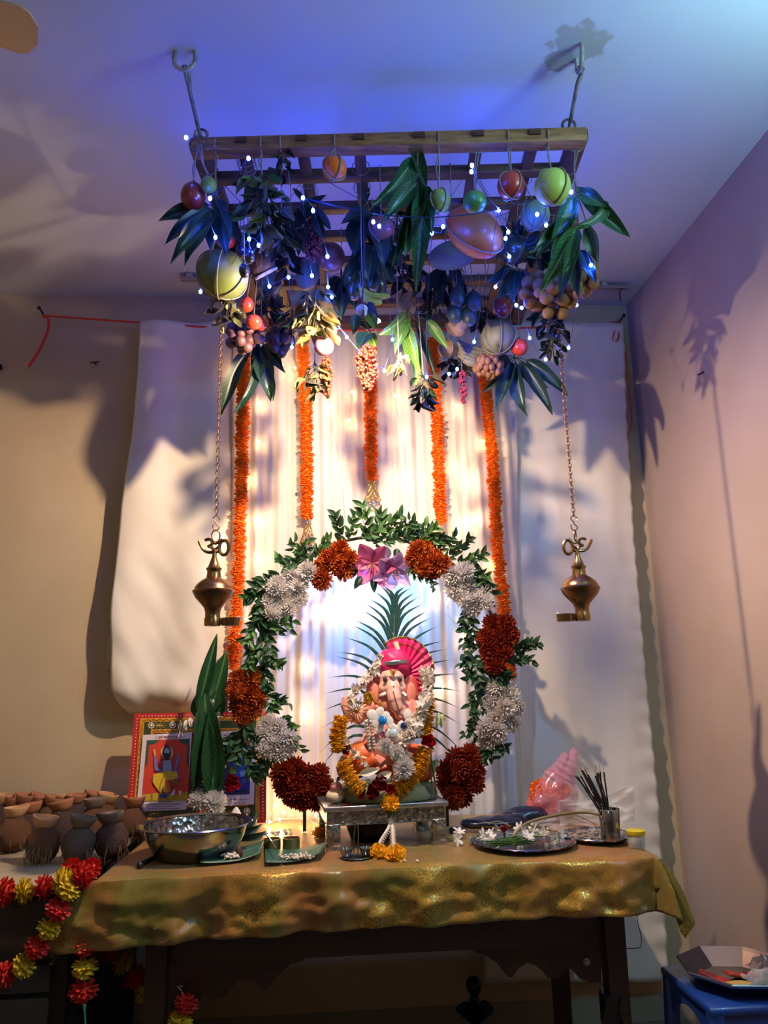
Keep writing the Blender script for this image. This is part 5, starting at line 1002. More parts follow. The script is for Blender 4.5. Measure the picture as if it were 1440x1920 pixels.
for (x0, y0, x1, y1) in ((268, 1350.5, 484, 1350.5), (289, 1371.5, 464, 1371.5), (268, 1356, 268, 1538), (484, 1356, 484, 1538)):
    n = 70; pp = []
    for k in range(n+1): f = k/n; w_ = math.sin(k*1.6)*1.8; pp.append(Bd(*quad(x0+(x1-x0)*f+(w_ if x0 == x1 else 0), y0+(y1-y0)*f+(0 if x0 == x1 else w_), 0, 0)[0], .0032 if y0 < 1360 and x0 < 280 else .0045))
    b.tube(pp, .0008, 4)
b.build('scroll_lines', m_brn, t)
m_fl = M('paint_ochre', '#c9a84a', .5)
for x, y, k_ in ((300, 1361, 0), (345, 1361, 0), (285, 1361, 1), (325, 1361, 1), (372, 1361, 1), (300, 1526, 0), (440, 1526, 0), (465, 1524, 1), (420, 1524, 1)):
    b = MB()
    for k in range(9):
        a = 2*math.pi*k/9; L = 11 if k_ == 0 else 5; c0 = quad(x, y, 0, 0)[0]
        if k_ == 0: b.tube([Bd(*c0, .003), Bd(c0[0]+math.cos(a)*L*1.3, c0[1]+math.sin(a)*L*.55, .003)], [.0012, .0006], 4)
        else: b.ell(Bd(c0[0]+math.cos(a)*L, c0[1]+math.sin(a)*L, .003), .0028, 6, 4)
    if k_: b.ell(Bd(*c0, .003), .005, 8, 5)
    b.build('painted_flower', m_fl if k_ == 0 else m_wht, t)
def art(name, label, paper, shapes, lines, off=.008, text=None):
    t = thing(name, label, 'picture', Bd(*paper[3], off)); b = MB(); panel(b, paper, off, .0015); b.build('paper', M('print_paper', '#cfc6cc', .5), t, smooth=False)
    for i, (kind, col, data, nm) in enumerate(shapes):
        b = MB(); o = off+.0004*(i+1)
        if kind == 'p': pts = data
        else: cx, cy, rx, ry_ = data; pts = [(cx+math.cos(k*.3142)*rx, cy+math.sin(k*.3142)*ry_) for k in range(20)]
        b.prism([Bd(x, y, o) for x, y in pts], nb*-.0003); b.build(nm, M('ink'+col[1:], col, .5), t, smooth=False)
    b = MB()
    for (x0, x1, y) in lines:
        x = x0; rr = random.Random(int(y*7))
        while x < x1: w_ = rr.uniform(2, 6); b.prism([Bd(x, y-(x-x0)*.02, off+.0006), Bd(x+w_, y-(x-x0)*.02, off+.0006), Bd(x+w_, y+1.3-(x-x0)*.02, off+.0006), Bd(x, y+1.3-(x-x0)*.02, off+.0006)], nb*-.0003); x += w_+1.6
    if lines: b.build('caption_lines', M('ink_maroon', '#6a4050', .6), t, smooth=False)['kind'] = 'stuff'
    if text:
        s, x, y, h = text; cu = bpy.data.curves.new('title', 'FONT'); cu.body = s; cu.align_x = 'CENTER'; cu.size = h*U(Bd(x, y)); cu.extrude = .0002
        o = bpy.data.objects.new('title', cu); cu.materials.append(M('ink_red', '#8a2a30', .6)); up = nb.cross(bx).normalized()
        W = MX((bx, up, nb)).transposed().to_4x4(); W.translation = Bd(x, y, off+.0015); sc.collection.objects.link(o)
        e_ = o.evaluated_get(bpy.context.evaluated_depsgraph_get()); me = bpy.data.meshes.new_from_object(e_); bpy.data.objects.remove(o)
        o = bpy.data.objects.new('title', me); link(o, t, W); o['kind'] = 'stuff'
    return t
S = []
S.append(('p', '#c2361f', [(275, 1388), (356, 1385), (352, 1499), (265, 1502)], 'background'))
S += [('p', '#145040', [(276, 1388), (299, 1387), (292, 1394), (280, 1397), (276, 1397)], 'drape'), ('p', '#145040', [(336, 1386), (356, 1385), (355, 1396), (346, 1395), (338, 1390)], 'drape'), ('p', '#145040', [(276, 1390), (279, 1400), (277, 1430), (272, 1440)], 'drape'), ('p', '#145040', [(354, 1390), (356, 1400), (354, 1440), (350, 1430)], 'drape'),
      ('p', '#b89a28', [(266, 1490), (300, 1486), (330, 1490), (352, 1484), (352, 1499), (265, 1502)], 'ground'), ('e', '#d9c878', (313, 1411, 11.5, 13), 'halo'), ('p', '#a03a80', [(279, 1463), (300, 1445), (335, 1440), (341, 1460), (335, 1464), (300, 1452)], 'shawl'),
      ('p', '#a8304a', [(296, 1430), (302, 1420), (308, 1440), (302, 1446)], 'robe'), ('p', '#a8304a', [(322, 1420), (330, 1428), (326, 1446), (318, 1442)], 'robe'), ('e', '#20202a', (313, 1411, 8, 13), 'hair'), ('p', '#8fa0b8', [(306, 1426), (320, 1425), (322, 1446), (305, 1448)], 'torso'), ('e', '#a9b4c8', (313, 1409, 5, 7), 'face'), ('p', '#20202a', [(309, 1412), (317, 1412), (317, 1424), (309, 1424)], 'beard'), ('e', '#9a1c28', (312.5, 1397, 4, 3), 'topknot'),
      ('p', '#6a6aa0', [(288, 1418), (293, 1417), (296, 1440), (304, 1444), (303, 1448), (290, 1444)], 'arm'), ('p', '#6a6aa0', [(333, 1412), (337, 1412), (335, 1430), (330, 1446), (324, 1458), (321, 1457), (327, 1440)], 'arm'), ('p', '#d09a4a', [(287, 1407), (291, 1404), (293, 1417), (289, 1417)], 'trident'),
      ('p', '#c9b020', [(288, 1452), (310, 1446), (332, 1447), (334, 1458), (322, 1463), (308, 1462), (304, 1480), (302, 1488), (294, 1478), (286, 1466)], 'dhoti'), ('p', '#c8742a', [(309, 1462), (316, 1462), (321, 1484), (314, 1487)], 'pleats'), ('p', '#d89a3a', [(304, 1462), (309, 1462), (314, 1487), (306, 1484)], 'pleats'), ('p', '#8a4a20', [(318, 1464), (334, 1461), (334, 1472), (320, 1474)], 'seat'), ('p', '#24407a', [(298, 1489), (314, 1488), (313, 1496), (298, 1496)], 'foot'), ('p', '#c9ccd8', [(319, 1490), (328, 1478), (328, 1489), (322, 1493)], 'foot'), ('e', '#b9bccc', (338, 1486, 3, 4.5), 'shell')]
art('deity_print', 'print of a bearded blue-skinned deity on red, white margin', [(268, 1378), (360, 1373), (349, 1518), (255, 1522)], S, [(296, 320, 1503), (268, 340, 1508), (286, 326, 1512), (278, 335, 1516)], text=('।। श्री महादेव प्रसन्न ।।', 318, 1384, 6))
S2 = [('p', '#24365e', [(414, 1384), (472, 1381), (468, 1489), (412, 1491)], 'background'), ('p', '#7a3a1c', [(414, 1384), (472, 1381), (471, 1398), (414, 1402)], 'sunset'), ('e', '#2a4fa8', (448, 1435, 12, 26), 'figure'), ('e', '#8a3a2c', (446, 1406, 8, 8), 'head'), ('p', '#1c2c8a', [(430, 1460), (465, 1455), (466, 1480), (428, 1486)], 'robe')]
art('deity_print', 'blue print of a deity half hidden by flowers on the painted board', [(405, 1372), (481, 1368), (476, 1508), (403, 1512)], S2, [(420, 440, 1378), (424, 465, 1499), (432, 458, 1505)])
# ================================================================== rolled banana leaf with necklace
g_ban = LM('banana_leaf', '#234c2c', '#4c7a46', .35, .2); BY = 2.7
def N(x, y, d=0): return P(x, y, BY+d)
t = thing('banana_leaf_roll', 'rolled dark green banana leaf tied with thread, pointed tips up', 'banana leaf', N(385, 1520)); nu = U(N(385, 1420)); bz = N(385, 1520).z; bz = TZ+.006; tz_ = N(385, 1335).z
c0 = N(387, 1420); hh = tz_-bz
b = MB(); b.lathe([(.035, bz-c0.z), (.04, bz-c0.z+.03), (.042, 0), (.041, tz_-c0.z-.02), (.045, tz_-c0.z), (.038, tz_-c0.z), (.036, -.0), (.0, bz-c0.z+.01)], MX.Translation(c0), 24, fn=lambda v, th: V((v.x*(1+.05*math.sin(th*3)), v.y*(1+.05*math.cos(th*2)), v.z)), cap=False); b.build('roll', M('banana_leaf_skin', '#12301c', .3, col2='#1e4828', nscale=4, stretch=(6, 6, .4), coat=.3), t)
for x0, y0, x1, y1, wd in ((370, 1335, 407, 1188, 28), (392, 1340, 424, 1222, 44), (375, 1345, 402, 1300, 50), (398, 1350, 412, 1290, 40), (380, 1350, 370, 1300, 40)): put_leaf(t, N(x0, y0, .0), N(x1, y1, .03), wd*nu, g_ban, MANGO, R0.uniform(-.4, .4), 'leaf_tip')
for x0, y0, x1, y1, wd in ((372, 1500, 380, 1322, 46), (400, 1505, 396, 1320, 44), (388, 1420, 384, 1300, 50)): put_leaf(t, N(x0, y0, -.044), N(x1, y1, -.05), wd*nu, g_ban, MANGO, R0.uniform(-.2, .2), 'wrapping_leaf')
b = MB(); b.ring(N(387, 1344), .054, .0015, n=24, k=5); b.tube(spline([N(390, 1344, -.046), N(389, 1400, -.046), N(383, 1425, -.048), N(383, 1440, -.05)], 5), .0012, 5); b.build('thread', m_jas, t)
t = thing('bead_necklace', 'black bead necklace with gold pendant on the leaf roll', 'necklace', N(382, 1470, -.06)); b = MB(); bg = MB()
pp = along(spline([N(360, 1416, -.04), N(362, 1435, -.045), N(370, 1450, -.055), N(380, 1460, -.06), N(392, 1450, -.055), (N(402, 1432, -.05)), N(409, 1414, -.04)], 8), .0062)
for i, q in enumerate(pp): (bg if i % 3 == 0 else b).ell(q, .0031, 8, 6)
b.build('black_beads', M('black_bead', '#121212', .25), t); bg.build('white_beads', M('silver_bead', '#cfd0d0', .2, .7), t); b = MB(); q = N(381, 1464, -.064); b.lathe([(0, -.008), (.007, -.006), (.008, 0), (.004, .006), (0, .007)], MX.Translation(q), 12); b.tube([N(371, 1449, -.058), N(377, 1457, -.062), N(381, 1460, -.064), N(386, 1456, -.062), N(391, 1450, -.058)], .0012, 5); b.build('pendant', M('bright_gold', '#e0a63c', .25, .85), t)
for k, (y, R_) in enumerate(((1455, .03), (1459, .033))): b = MB(); b.ring(N(383, y, -.05), R_, .0032, V((1, 0, 0)), (V((0, .35, 1))).normalized(), 28, 8); tag(b.build('glass_bangle', M('green_glass_bangle', '#0f6a50', .1, coat=1)), ('inner' if k == 0 else 'outer')+' green glass bangle around the gold pendant', 'bangle', 'green glass bangles')
b = MB(); q = N(384, 1413, -.05); 
tt = thing('red_flower_bud', 'tiny red flower bud stuck on the banana leaf roll', 'flower', q); put_flower(tt, ROSE, M('bud_red', '#b8402a', .5), q, .011, EYE-q, 'petals'); b.tube([q, q+V((0, .01, -.02))], .001, 4); b.build('stalk', m_tw2, tt)
t = thing('hibiscus', 'red hibiscus flower with leaves hanging before the blue print', 'flower', N(440, 1450, -.02))
put_flower(t, ROSE, M('hibiscus_red', '#a81428', .5, transl=.2), N(436, 1465, -.03), .036, EYE-N(436, 1465)+V((0, 0, -1)), 'petals'); put_flower(t, ROSE, m_rose, N(420, 1425, -.02), .016, rv(), 'bud')
for x0, y0, x1, y1 in ((425, 1415, 410, 1402), (425, 1418, 436, 1400), (430, 1420, 445, 1424), (425, 1430, 405, 1445), (432, 1440, 445, 1450), (420, 1408, 430, 1418), (430, 1385, 434, 1395)): put_leaf(t, N(x0, y0, -.02), N(x1, y1, -.03), 13*nu, g_lite, SMALL, R0.uniform(-.6, .6))
b = MB(); b.tube(spline([N(428, 1395, 0), N(425, 1420, -.01), N(432, 1445, -.02)], 4), .0018, 5); b.build('stem', m_tw2, t)
t = thing('drooping_bloom', 'pale drooping white bloom tied at the left of the leaf roll', 'flower', N(350, 1375, -.05))
for k in range(14): x = 345+R0.uniform(-9, 14); y = 1345+R0.uniform(0, 18); put_leaf(t, N(x, y, -.05), N(x+R0.uniform(-8, 6), y+R0.uniform(14, 22), -.06), 7*nu, (m_jas if k % 3 else g_dry), SMALL, R0.uniform(-1, 1), 'petal')
b = MB(); b.tube([N(352, 1340, -.04), N(350, 1362, -.05)], .0018, 5); b.build('stalk', m_tw2, t)
# ================================================================== things on the table
m_steel = M('steel', '#aeb0b2', .16, .97, col2='#8c8e92', nscale=3); m_steelp = M('patterned_steel', '#a8aaae', .2, .97, bump=.9, bscale=55, col2='#7c7e84', nscale=40, voro=True)
q = T(366, 1608); q.z += .003; R_ = 106*U(q); t = thing('steel_basin', 'large shiny steel basin with diamond patterned inside', 'basin', q)
b = MB(); hB = .092; b.lathe([(0, 0), (R_*.62, 0), (R_*.7, .008), (R_*.86, hB*.62), (R_*.9, hB*.93), (R_*.98, hB*.97), (R_, hB), (R_*.985, hB+.003), (R_*.9, hB*.985)], MX.Translation(q), 56, cap=False); b.build('shell', m_steel, t); b = MB(); b.lathe([(R_*.89, hB*.97), (R_*.84, hB*.62), (R_*.68, .012), (0, .004)], MX.Translation(q), 56, cap=False); b.build('inside', m_steelp, t)
b = MB(); a, c = T(262, 1622, .012), T(305, 1600, .012); b.tube([a, a.lerp(c, .1), c], [.009, .0075, .0075], 10); b.ell(a, .0095, 10, 6); tag(b.build('black_torch', M('black_rubber', '#1a1a1c', .5)), 'short black rod lying left of the steel basin', 'rod')
for x, y, r, lab in ((372, 1500, 20, 'white chrysanthemum behind the basin, left of two'), (402, 1505, 24, 'white chrysanthemum behind the basin, right of two')):
    q = P(x, y, 2.63); o = thing('chrysanthemum', lab, 'flower', q); put_flower(o, MUM, m_wh, q, r*U(q), (EYE-q).normalized()+V((0, 0, .6)), 'petals'); b = MB(); b.ell(q, .006, 8, 6); b.build('centre', MATS['daisy_centre'], o); b = MB(); b.tube([q, V((q.x, q.y+.02, TZ+.012))], .003, 5); b.build('stalk', m_tw2, o)
def cloth_lump(name, label, cat, x, y, w_, h_, Y, mat, red=None):
    c = P(x, y, Y); u = U(c); t = thing(name, label, cat, c); b = MB(); zb = TZ+.006
    b.grid(lambda s, v: V((c.x+(s-.5)*w_*u, c.y+(v-.5)*.05, max(zb, zb+(c.z-zb+h_*u)*math.sin(math.pi*s)**.8*math.sin(math.pi*v)**.7*(1+.25*math.sin(s*7+v*5))))), 14, 10); b.build('fold', mat, t, solid=.001)
    if red: b = MB(); q = P(x, y-4, Y-.03); b.ell(q, (8*u, 2*u, 6*u)); b.build('stain', red, t)
    return t
cloth_lump('white_cloth', 'white folded cloth with red kumkum stain behind the basin', 'cloth', 375, 1530, 62, 12, 2.64, m_lace, M('kumkum', '#a03028', .8)); cloth_lump('white_petal_shell', 'white shell-like petal behind the basin, right side', 'petal', 437, 1530, 52, 10, 2.64, m_lace)
for x, y, lab in ((344, 1526, 'left'), (360, 1525, 'right')): q = T(x, y+10, .012); b = MB(); b.ell(q+V((0, 0, .0)), (.016, .014, .012), 14, 9); o = tag(b.build('betel_nut', M('nut_shell', '#8d7468', .6, col2='#b8a498', nscale=20)), lab+' one of two whole betel nuts behind the basin', 'nut', 'betel nuts behind the basin')
b = MB(); q = T(404, 1560, .03); put_flower(thing('red_petal', 'small red petal ball under the white chrysanthemum', 'petal', q), ROSE, m_hib, P(395, 1528, 2.61), .016, (0, -1, .4), 'petals')
# lily bud spikes and dark leaves right of the basin
t = thing('jasmine_buds', 'white pointed buds on dark leaves right of the basin', 'flower', T(475, 1570))
for x0, y0, x1, y1 in ((470, 1545, 462, 1525), (474, 1545, 474, 1526), (476, 1552, 482, 1535), (480, 1556, 494, 1545)): put_leaf(t, P(x0, y0, 2.64), P(x1, y1, 2.64), .011, m_jas, SMALL, name='bud')
for x0, y0, x1, y1 in ((430, 1562, 490, 1545), (440, 1570, 500, 1558), (450, 1550, 482, 1520)): put_leaf(t, P(x0, y0, 2.62), P(x1, y1, 2.64), .037, g_dark, SMALL, .5)
b = MB(); b.tube([T(425, 1575, .01), P(450, 1556, 2.62), P(474, 1548, 2.64)], .0022, 5); b.build('stem', m_tw2, t)
# banana leaf pieces with offerings
m_bl1 = LM('leaf_piece', '#3c6a58', '#5a8a70', .4, .1)
def leaf_piece(label, pts, lift):
    a = [T(x, y, .006) for x, y in pts]; t = thing('banana_leaf_piece', label, 'leaf', (a[0]+a[2])/2); b = MB()
    b.grid(lambda s, v: (a[0].lerp(a[1], s)).lerp(a[3].lerp(a[2], s), v)+V((0, 0, .004+lift*(2*s-1)**2*(1.2 if s > .5 else .5)+.004*math.sin(v*3))), 14, 6); b.build('blade', m_bl1, t, solid=.001)
    b = MB(); b.tube([a[0].lerp(a[3], .5)+V((0, 0, .006+lift*.5)), a[0].lerp(a[2], .5)+V((0, 0, .006)), a[1].lerp(a[2], .5)+V((0, 0, .006+lift*1.2))], .0016, 5); b.build('midrib', MATS['leaf_piece'], t); return t
leaf_piece('piece of banana leaf with petals in front of the basin', [(375, 1625), (488, 1612), (500, 1585), (385, 1600)], .012); leaf_piece('piece of banana leaf with petals in front of the steel cups', [(497, 1625), (602, 1612), (622, 1588), (497, 1598)], .014)
def petals(label, x, y, n, sx, sy, seed, dz=.014):
    rr = random.Random(seed); c = T(x, y, dz); b = MB()
    for k in range(n): q = c+V((rr.gauss(0, sx), rr.gauss(0, sy), rr.uniform(0, .012))); b.ell(q, (.0065, .0035, .003), 6, 4, rot=MX.Rotation(rr.uniform(0, 3), 3, 'Z') @ MX.Rotation(rr.uniform(-.6, .6), 3, 'Y'))
    return tag(b.build('flower_petals', m_jas), label, 'petals', None, 'stuff')
petals('heap of white petals on the leaf piece before the basin', 430, 1609, 40, .012, .006, 1); petals('heap of white petals on the leaf piece before the cups', 553, 1610, 60, .017, .008, 2)
b = MB(); q = T(447, 1608, .012); b.ell(q+V((0, 0, .012)), (.012, .01, .02), 10, 8, fn=lambda v: V((v.x*(1-.6*max(0, v.z/.02)), v.y, v.z))); tag(b.build('jaggery_lump', M('jaggery', '#4a241c', .5)), 'dark brown jaggery lump beside the white petals', 'food')
m_cop = M('cup_metal', '#b0926e', .34, .9)
for x, y, lab in ((510, 1598, 'small metal cup, left of the pair, holding a spoon'), (546, 1596, 'small metal cup, right of the pair, with red powder')):
    q = T(x, y, .004); t = thing('metal_cup', lab, 'cup', q, 'pair of small metal cups'); b = MB(); r = 16*U(q)
    b.lathe([(0, 0), (r*.9, 0), (r, .004), (r, .036), (r*1.04, .038), (r*.93, .038), (r*.92, .006), (0, .006)], MX.Translation(q), 24); b.build('shell', m_cop, t); b = MB(); b.lathe([(0, .024), (r*.91, .024)], MX.Translation(q), 16); b.build('contents', M('cup_dark' if x == 510 else 'kumkum', '#2a1c20' if x == 510 else '#a03028', .8), t)
b = MB(); b.tube(spline([T(518, 1592, .045), T(505, 1572, .05), T(496, 1562, .05)], 4), .002, 6); b.ell(T(497, 1563, .05), (.01, .012, .004), 10, 6); tag(b.build('spoon', m_steel), 'small steel spoon resting in the left metal cup', 'spoon')
petals('white petals heaped behind the two metal cups', 522, 1565, 26, .02, .008, 3, .02)
tt = thing('marigold_bloom', 'loose yellow marigold behind the stool\'s left leg', 'flower', T(598, 1560)); put_flower(tt, MARI, m_yel, T(598, 1562, .02), .024, az, 'petals', .8); put_leaf(tt, T(598, 1560, .01), T(612, 1566, .008), .01, g_dry, SMALL)
# kumkum holder: plate with two fluted cups and a handle
q = T(668, 1609, .004); t = thing('kumkum_holder', 'steel kumkum holder with two fluted cups and upright handle', 'cup holder', q); u = U(q)
b = MB(); b.lathe([(0, 0), (25*u, 0), (28*u, .004), (27*u, .006), (24*u, .003), (0, .003)], MX.Translation(q), 28); b.build('plate', m_steel, t)
flute = lambda v, th: V((v.x*(1+.06*math.cos(th*14)), v.y*(1+.06*math.cos(th*14)), v.z))
for s in (-1, 1):
    c = q+ax*s*19*u+V((0, .004, .006)); b = MB(); b.lathe([(0, 0), (7*u, 0), (13*u, .02), (11.5*u, .02), (6*u, .003), (0, .003)], MX.Translation(c), 42, fn=flute); o = b.build('fluted_cup', m_steel, t); b = MB(); b.lathe([(0, .015), (9.5*u, .014)], MX.Translation(c), 14); b.build('powder', M('kumkum' if s > 0 else 'turmeric', '#a03028' if s > 0 else '#8a7a70', .8), o)
b = MB(); b.tube(spline([q+V((-.006, 0, .004)), q+V((-.006, 0, .05)), q+V((.0, 0, .09)), q+V((.006, 0, .085)), q+V((.006, 0, .05)), q+V((.004, 0, .004))], 5), .0018, 6); b.build('handle', m_steel, t)
for k, (x, y) in enumerate(((758, 1613), (782, 1614))): b = MB(); b.ell(T(x, y, .009), .004, 8, 6); b.ell(T(x+2, y+1, .008), .003, 8, 6); tag(b.build('rice_grain', m_jas), ('left', 'right')[k]+' of two white crumbs on the gold cloth', 'crumb', 'white crumbs')
# trays on the right
def tray(label, x, y, w_, flutes=True):
    q = T(x, y, .004); r = w_*U(q); t = thing('steel_tray', label, 'tray', q); b = MB()
    b.lathe([(0, 0), (r*.78, 0), (r*.97, .012), (r, .016), (r*.985, .018), (r*.95, .015), (r*.77, .004), (0, .004)], MX.Translation(q), 60, fn=(lambda v, th: v if v.length < r*.9 or v.z < .005 else V((v.x, v.y, v.z+.001*math.cos(th*30)))) if flutes else None); b.build('dish', m_steel, t); return q, r
q, r = tray('round steel tray heaped with white flowers and grass', 983, 1586, 96)
rr = random.Random(11)
for k in range(26):
    a, e = rr.uniform(0, 6.28), rr.random()**.6*r*.8; c = q+V((math.cos(a)*e-.012, math.sin(a)*e, .02+.03*(1-e/r)*rr.random()))
    o = thing('tuberose', 'white tuberose lying in the round steel tray', 'flower', c, 'white tuberoses on the steel tray'); put_flower(o, JAS, m_wh, c, .022*rr.uniform(.8, 1.2), rv()+V((0, -.4, .8)), 'petals'); b = MB(); d = rv(.03); d.z = -.004; b.tube([c, c+d], [.003, .002], 5); b.build('stalk', MATS['bud_green'], o)
for k, (x, y) in enumerate(((862, 1562), (882, 1572), (875, 1548), (900, 1545), (856, 1574))):
    c = T(x, y, .022); o = thing('tuberose', ('white tuberose fallen off the tray nearest the stool', 'white tuberose at the left rim of the tray', 'white tuberose by the dark blue bag', 'white tuberose upright behind the tray rim', 'white tuberose lowest left of the tray')[k], 'flower', c); put_flower(o, JAS, m_wh, c, .024, rv()+V((0, -.6, .6)), 'petals'); b = MB(); b.tube([c, c+V((.02, .01, -.01))], .003, 5); b.build('stalk', MATS['bud_green'], o)
b = MB()
for k in range(70): a = rr.uniform(-.7, .7); c = q+V((-.06+rr.gauss(0, .02), -.07+rr.gauss(0, .014), .02+rr.random()*.014)); d = V((math.cos(a)*.05, math.sin(a)*.02, rr.uniform(-.004, .006))); b.tube([c-d, c, c+d], [.0006, .0014, .0006], 3)
tag(b.build('durva_grass', LM('grass', '#3f6a30', '#5c8a40')), 'green durva grass blades on the front of the flower tray', 'grass', None, 'stuff')
c = P(945, 1556, 2.42); tt = thing('red_rosebud', 'small red rosebud standing among the tray flowers', 'flower', c); put_flower(tt, ROSE, m_rose, c, .016, (0, -.6, 1), 'petals'); b = MB(); b.tube([c, V((c.x, c.y, TZ+.02))], .003, 5); b.build('stalk', m_tw2, tt)
q, r = tray('smaller steel tray with dry white petals under the incense tumbler', 1118, 1574, 66)
b = MB()
for k in range(140): a, e = rr.uniform(0, 6.28), math.sqrt(rr.random())*r*.82; c = q+V((math.cos(a)*e-.006, math.sin(a)*e, .008+rr.random()*.012)); d = rv(.014); d.z *= .2; b.tube([c-d, c+d], .0016, 4)
tag(b.build('dry_petals', M('dry_petal', '#a8988c', .7, col2='#c9bcb4', nscale=30)), 'dry whitish petals and stalks spread on the smaller tray', 'petals', None, 'stuff')
q = T(1146, 1575, .02); u = U(q); t = thing('steel_tumbler', 'ribbed steel tumbler holding incense sticks', 'tumbler', q); b = MB(); b.lathe([(0, 0), (18*u, 0), (18.5*u, .006), (17.5*u, .03), (18.5*u, .05), (19.8*u, .086), (19.2*u, .087), (17.5*u, .05), (16.5*u, .01), (0, .008)], MX.Translation(q), 32); b.build('cup', m_steel, t)
for zz in (.018, .022, .06, .064): b = MB(); b.ring(q+V((0, 0, zz)), 18.1*u, .0012, n=28, k=5); b.build('rib', m_steel, t)
m_inc, m_bam = M('incense_black', '#171214', .9), M('bamboo_stick', '#9a8468', .7)
for k in range(16):
    x1, y1 = (1082+k*2.6+rr.uniform(-4, 4), 1447+rr.uniform(-6, 10)+(10-k)*.3); bs = q+V((rr.uniform(-.016, .016), rr.uniform(-.016, .016), .05)); tip = P(x1+(8 if k > 8 else 0), y1, q.y+rr.uniform(-.02, .05)); o = thing('incense_stick', 'black incense stick leaning left in the steel tumbler', 'incense stick', bs, 'incense sticks in the tumbler')
    if k == 0: o['label'] = 'black incense stick leaning furthest left, apart from the others'; tip = P(1079, 1455, q.y)
    b = MB(); b.tube([bs, tip], .0024, 5); b.build('stick', m_inc, o); b = MB(); d = (tip-bs).normalized(); b.tube([tip, tip+d*.022], .0009, 4); b.build('bare_tip', m_bam, o)
for k in range(7): a = k*.9; bs = q+V((math.cos(a)*.021, math.sin(a)*.021, .03)); b = MB(); b.tube([bs, bs+V((math.cos(a)*.004, math.sin(a)*.004, .062))], .0012, 5); b.ell(bs+V((math.cos(a)*.004, math.sin(a)*.004, .062)), .0016, 6, 4); tag(b.build('burnt_stick', m_bam), 'short burnt incense stub at the tumbler rim', 'incense stick', 'burnt incense stubs')
b = MB(); b.tube(spline([T(958, 1575, .03), P(985, 1545, 2.4), P(1035, 1530, 2.42), P(1090, 1523, 2.44), P(1128, 1528, 2.43)], 6), [.0045]*24+[.0035], 7); b.tube(spline([P(985, 1545, 2.4), P(1020, 1555, 2.42), P(1055, 1560, 2.42)], 4), .002, 5); b.tube(spline([P(958, 1550, 2.42), P(935, 1540, 2.44), P(915, 1545, 2.44)], 4), .002, 5); tag(b.build('dry_stalk', M('dry_stem', '#7a6c46', .7)), 'long curved dry flower stalk lying across both trays', 'stalk')
q = T(1194, 1590, .003); u = U(q); t = thing('small_jar', 'small clear jar with yellow lid at the table\'s right end', 'jar', q); b = MB(); b.lathe([(0, 0), (15*u, 0), (16*u, .003), (16*u, .036), (15*u, .038), (14.6*u, .036), (14.6*u, .004), (0, .003)], MX.Translation(q), 24); b.build('jar_wall', M('clear_plastic', '#c8c8c4', .15, alpha=.35), t); b = MB(); b.lathe([(17*u, .036), (17.5*u, .037), (17.5*u, .048), (16*u, .05), (0, .05)], MX.Translation(q), 28); b.build('lid', M('yellow_lid', '#c9b428', .4), t); b = MB(); b.box(q+V((.004, -.008, .012)), (.016, .008, .02)); b.box(q+V((-.008, 0, .008)), (.01, .008, .01)); b.build('contents', M('jar_contents', '#5a5a4a', .7), t)
# plastic bags
m_pinkp = M('pink_plastic', '#d892a8', .2, alpha=.38, coat=.5, spec=.6); m_clr = M('clear_film', '#e2e0e4', .12, alpha=.32, coat=.6); m_blue = M('dark_blue_plastic', '#141a34', .25)
def bag(mb, c, rx, ryy, rz, seed, squash=.35, n=26, k=18):
    def fn(v):
        d = NZ.noise(V((v.x*28+seed, v.y*28, v.z*28)))*.14+NZ.noise(V((v.x*70+seed, v.y*70, v.z*70)))*.06; return v*(1+d)
    mb.ell(c, (rx, ryy, rz), n, k, fn=fn)
BYg = 2.72; c = P(1030, 1492, BYg); u = U(c); t = thing('pink_plastic_bag', 'pink see-through plastic bag holding orange flowers', 'plastic bag', c)
b = MB(); rb = 44*u; hb = c.z-TZ+.03
def bagf(s, v):
    a = 2*math.pi*s; cx = P(1024+24*v, 1480, BYg).x; prof = (.75, .98, 1.05, 1.02, .95, .82, .62, .5); k = min(6.999, v*7); i = int(k); r = prof[i]+(prof[i+1]-prof[i])*(k-i)
    w_ = r*(1+.06*math.sin(a*6+v*7)+NZ.noise(V((math.cos(a)*2.5, math.sin(a)*2.5, v*6)))*.2)
    return V((cx+math.cos(a)*rb*w_, BYg+math.sin(a)*rb*.75*w_, TZ+.008+(P(1040, 1444, BYg).z-TZ-.008)*v))
b.grid(bagf, 40, 22); b.build('bag', m_pinkp, t)
for (x0, y0, x1, y1) in ((1034, 1462, 1062, 1412), (1058, 1462, 1078, 1404)):
    b = MB(); pp = spline([P(x0, y0, BYg), P((x0+x1)/2+2, (y0+y1)/2, BYg), P(x1, y1, BYg)], 8); n = len(pp); b.tube(pp, [(21-16*i/n)*u*(1+.15*math.sin(i*2)) for i in range(n)], 10); b.build('bag_handle', m_pinkp, t)
for k, (x, y) in enumerate(((1015, 1482), (1052, 1483), (1005, 1505), (1030, 1508))):
    c2 = P(x, y, BYg); o = thing('marigold_bloom', ('big pale orange marigold upper left in the pink bag', 'orange marigold upper right in the pink bag', 'orange marigold at the bag\'s lower left', 'orange marigold at the bag\'s bottom')[k], 'flower', c2); put_flower(o, MARI, m_org, c2, (22, 17, 17, 16)[k]*u, EYE-c2, 'petals'); b = MB(); b.tube([c2, c2+V((0, .01, -.022))], .004, 5); b.build('stalk', MATS['sepal_green'], o)
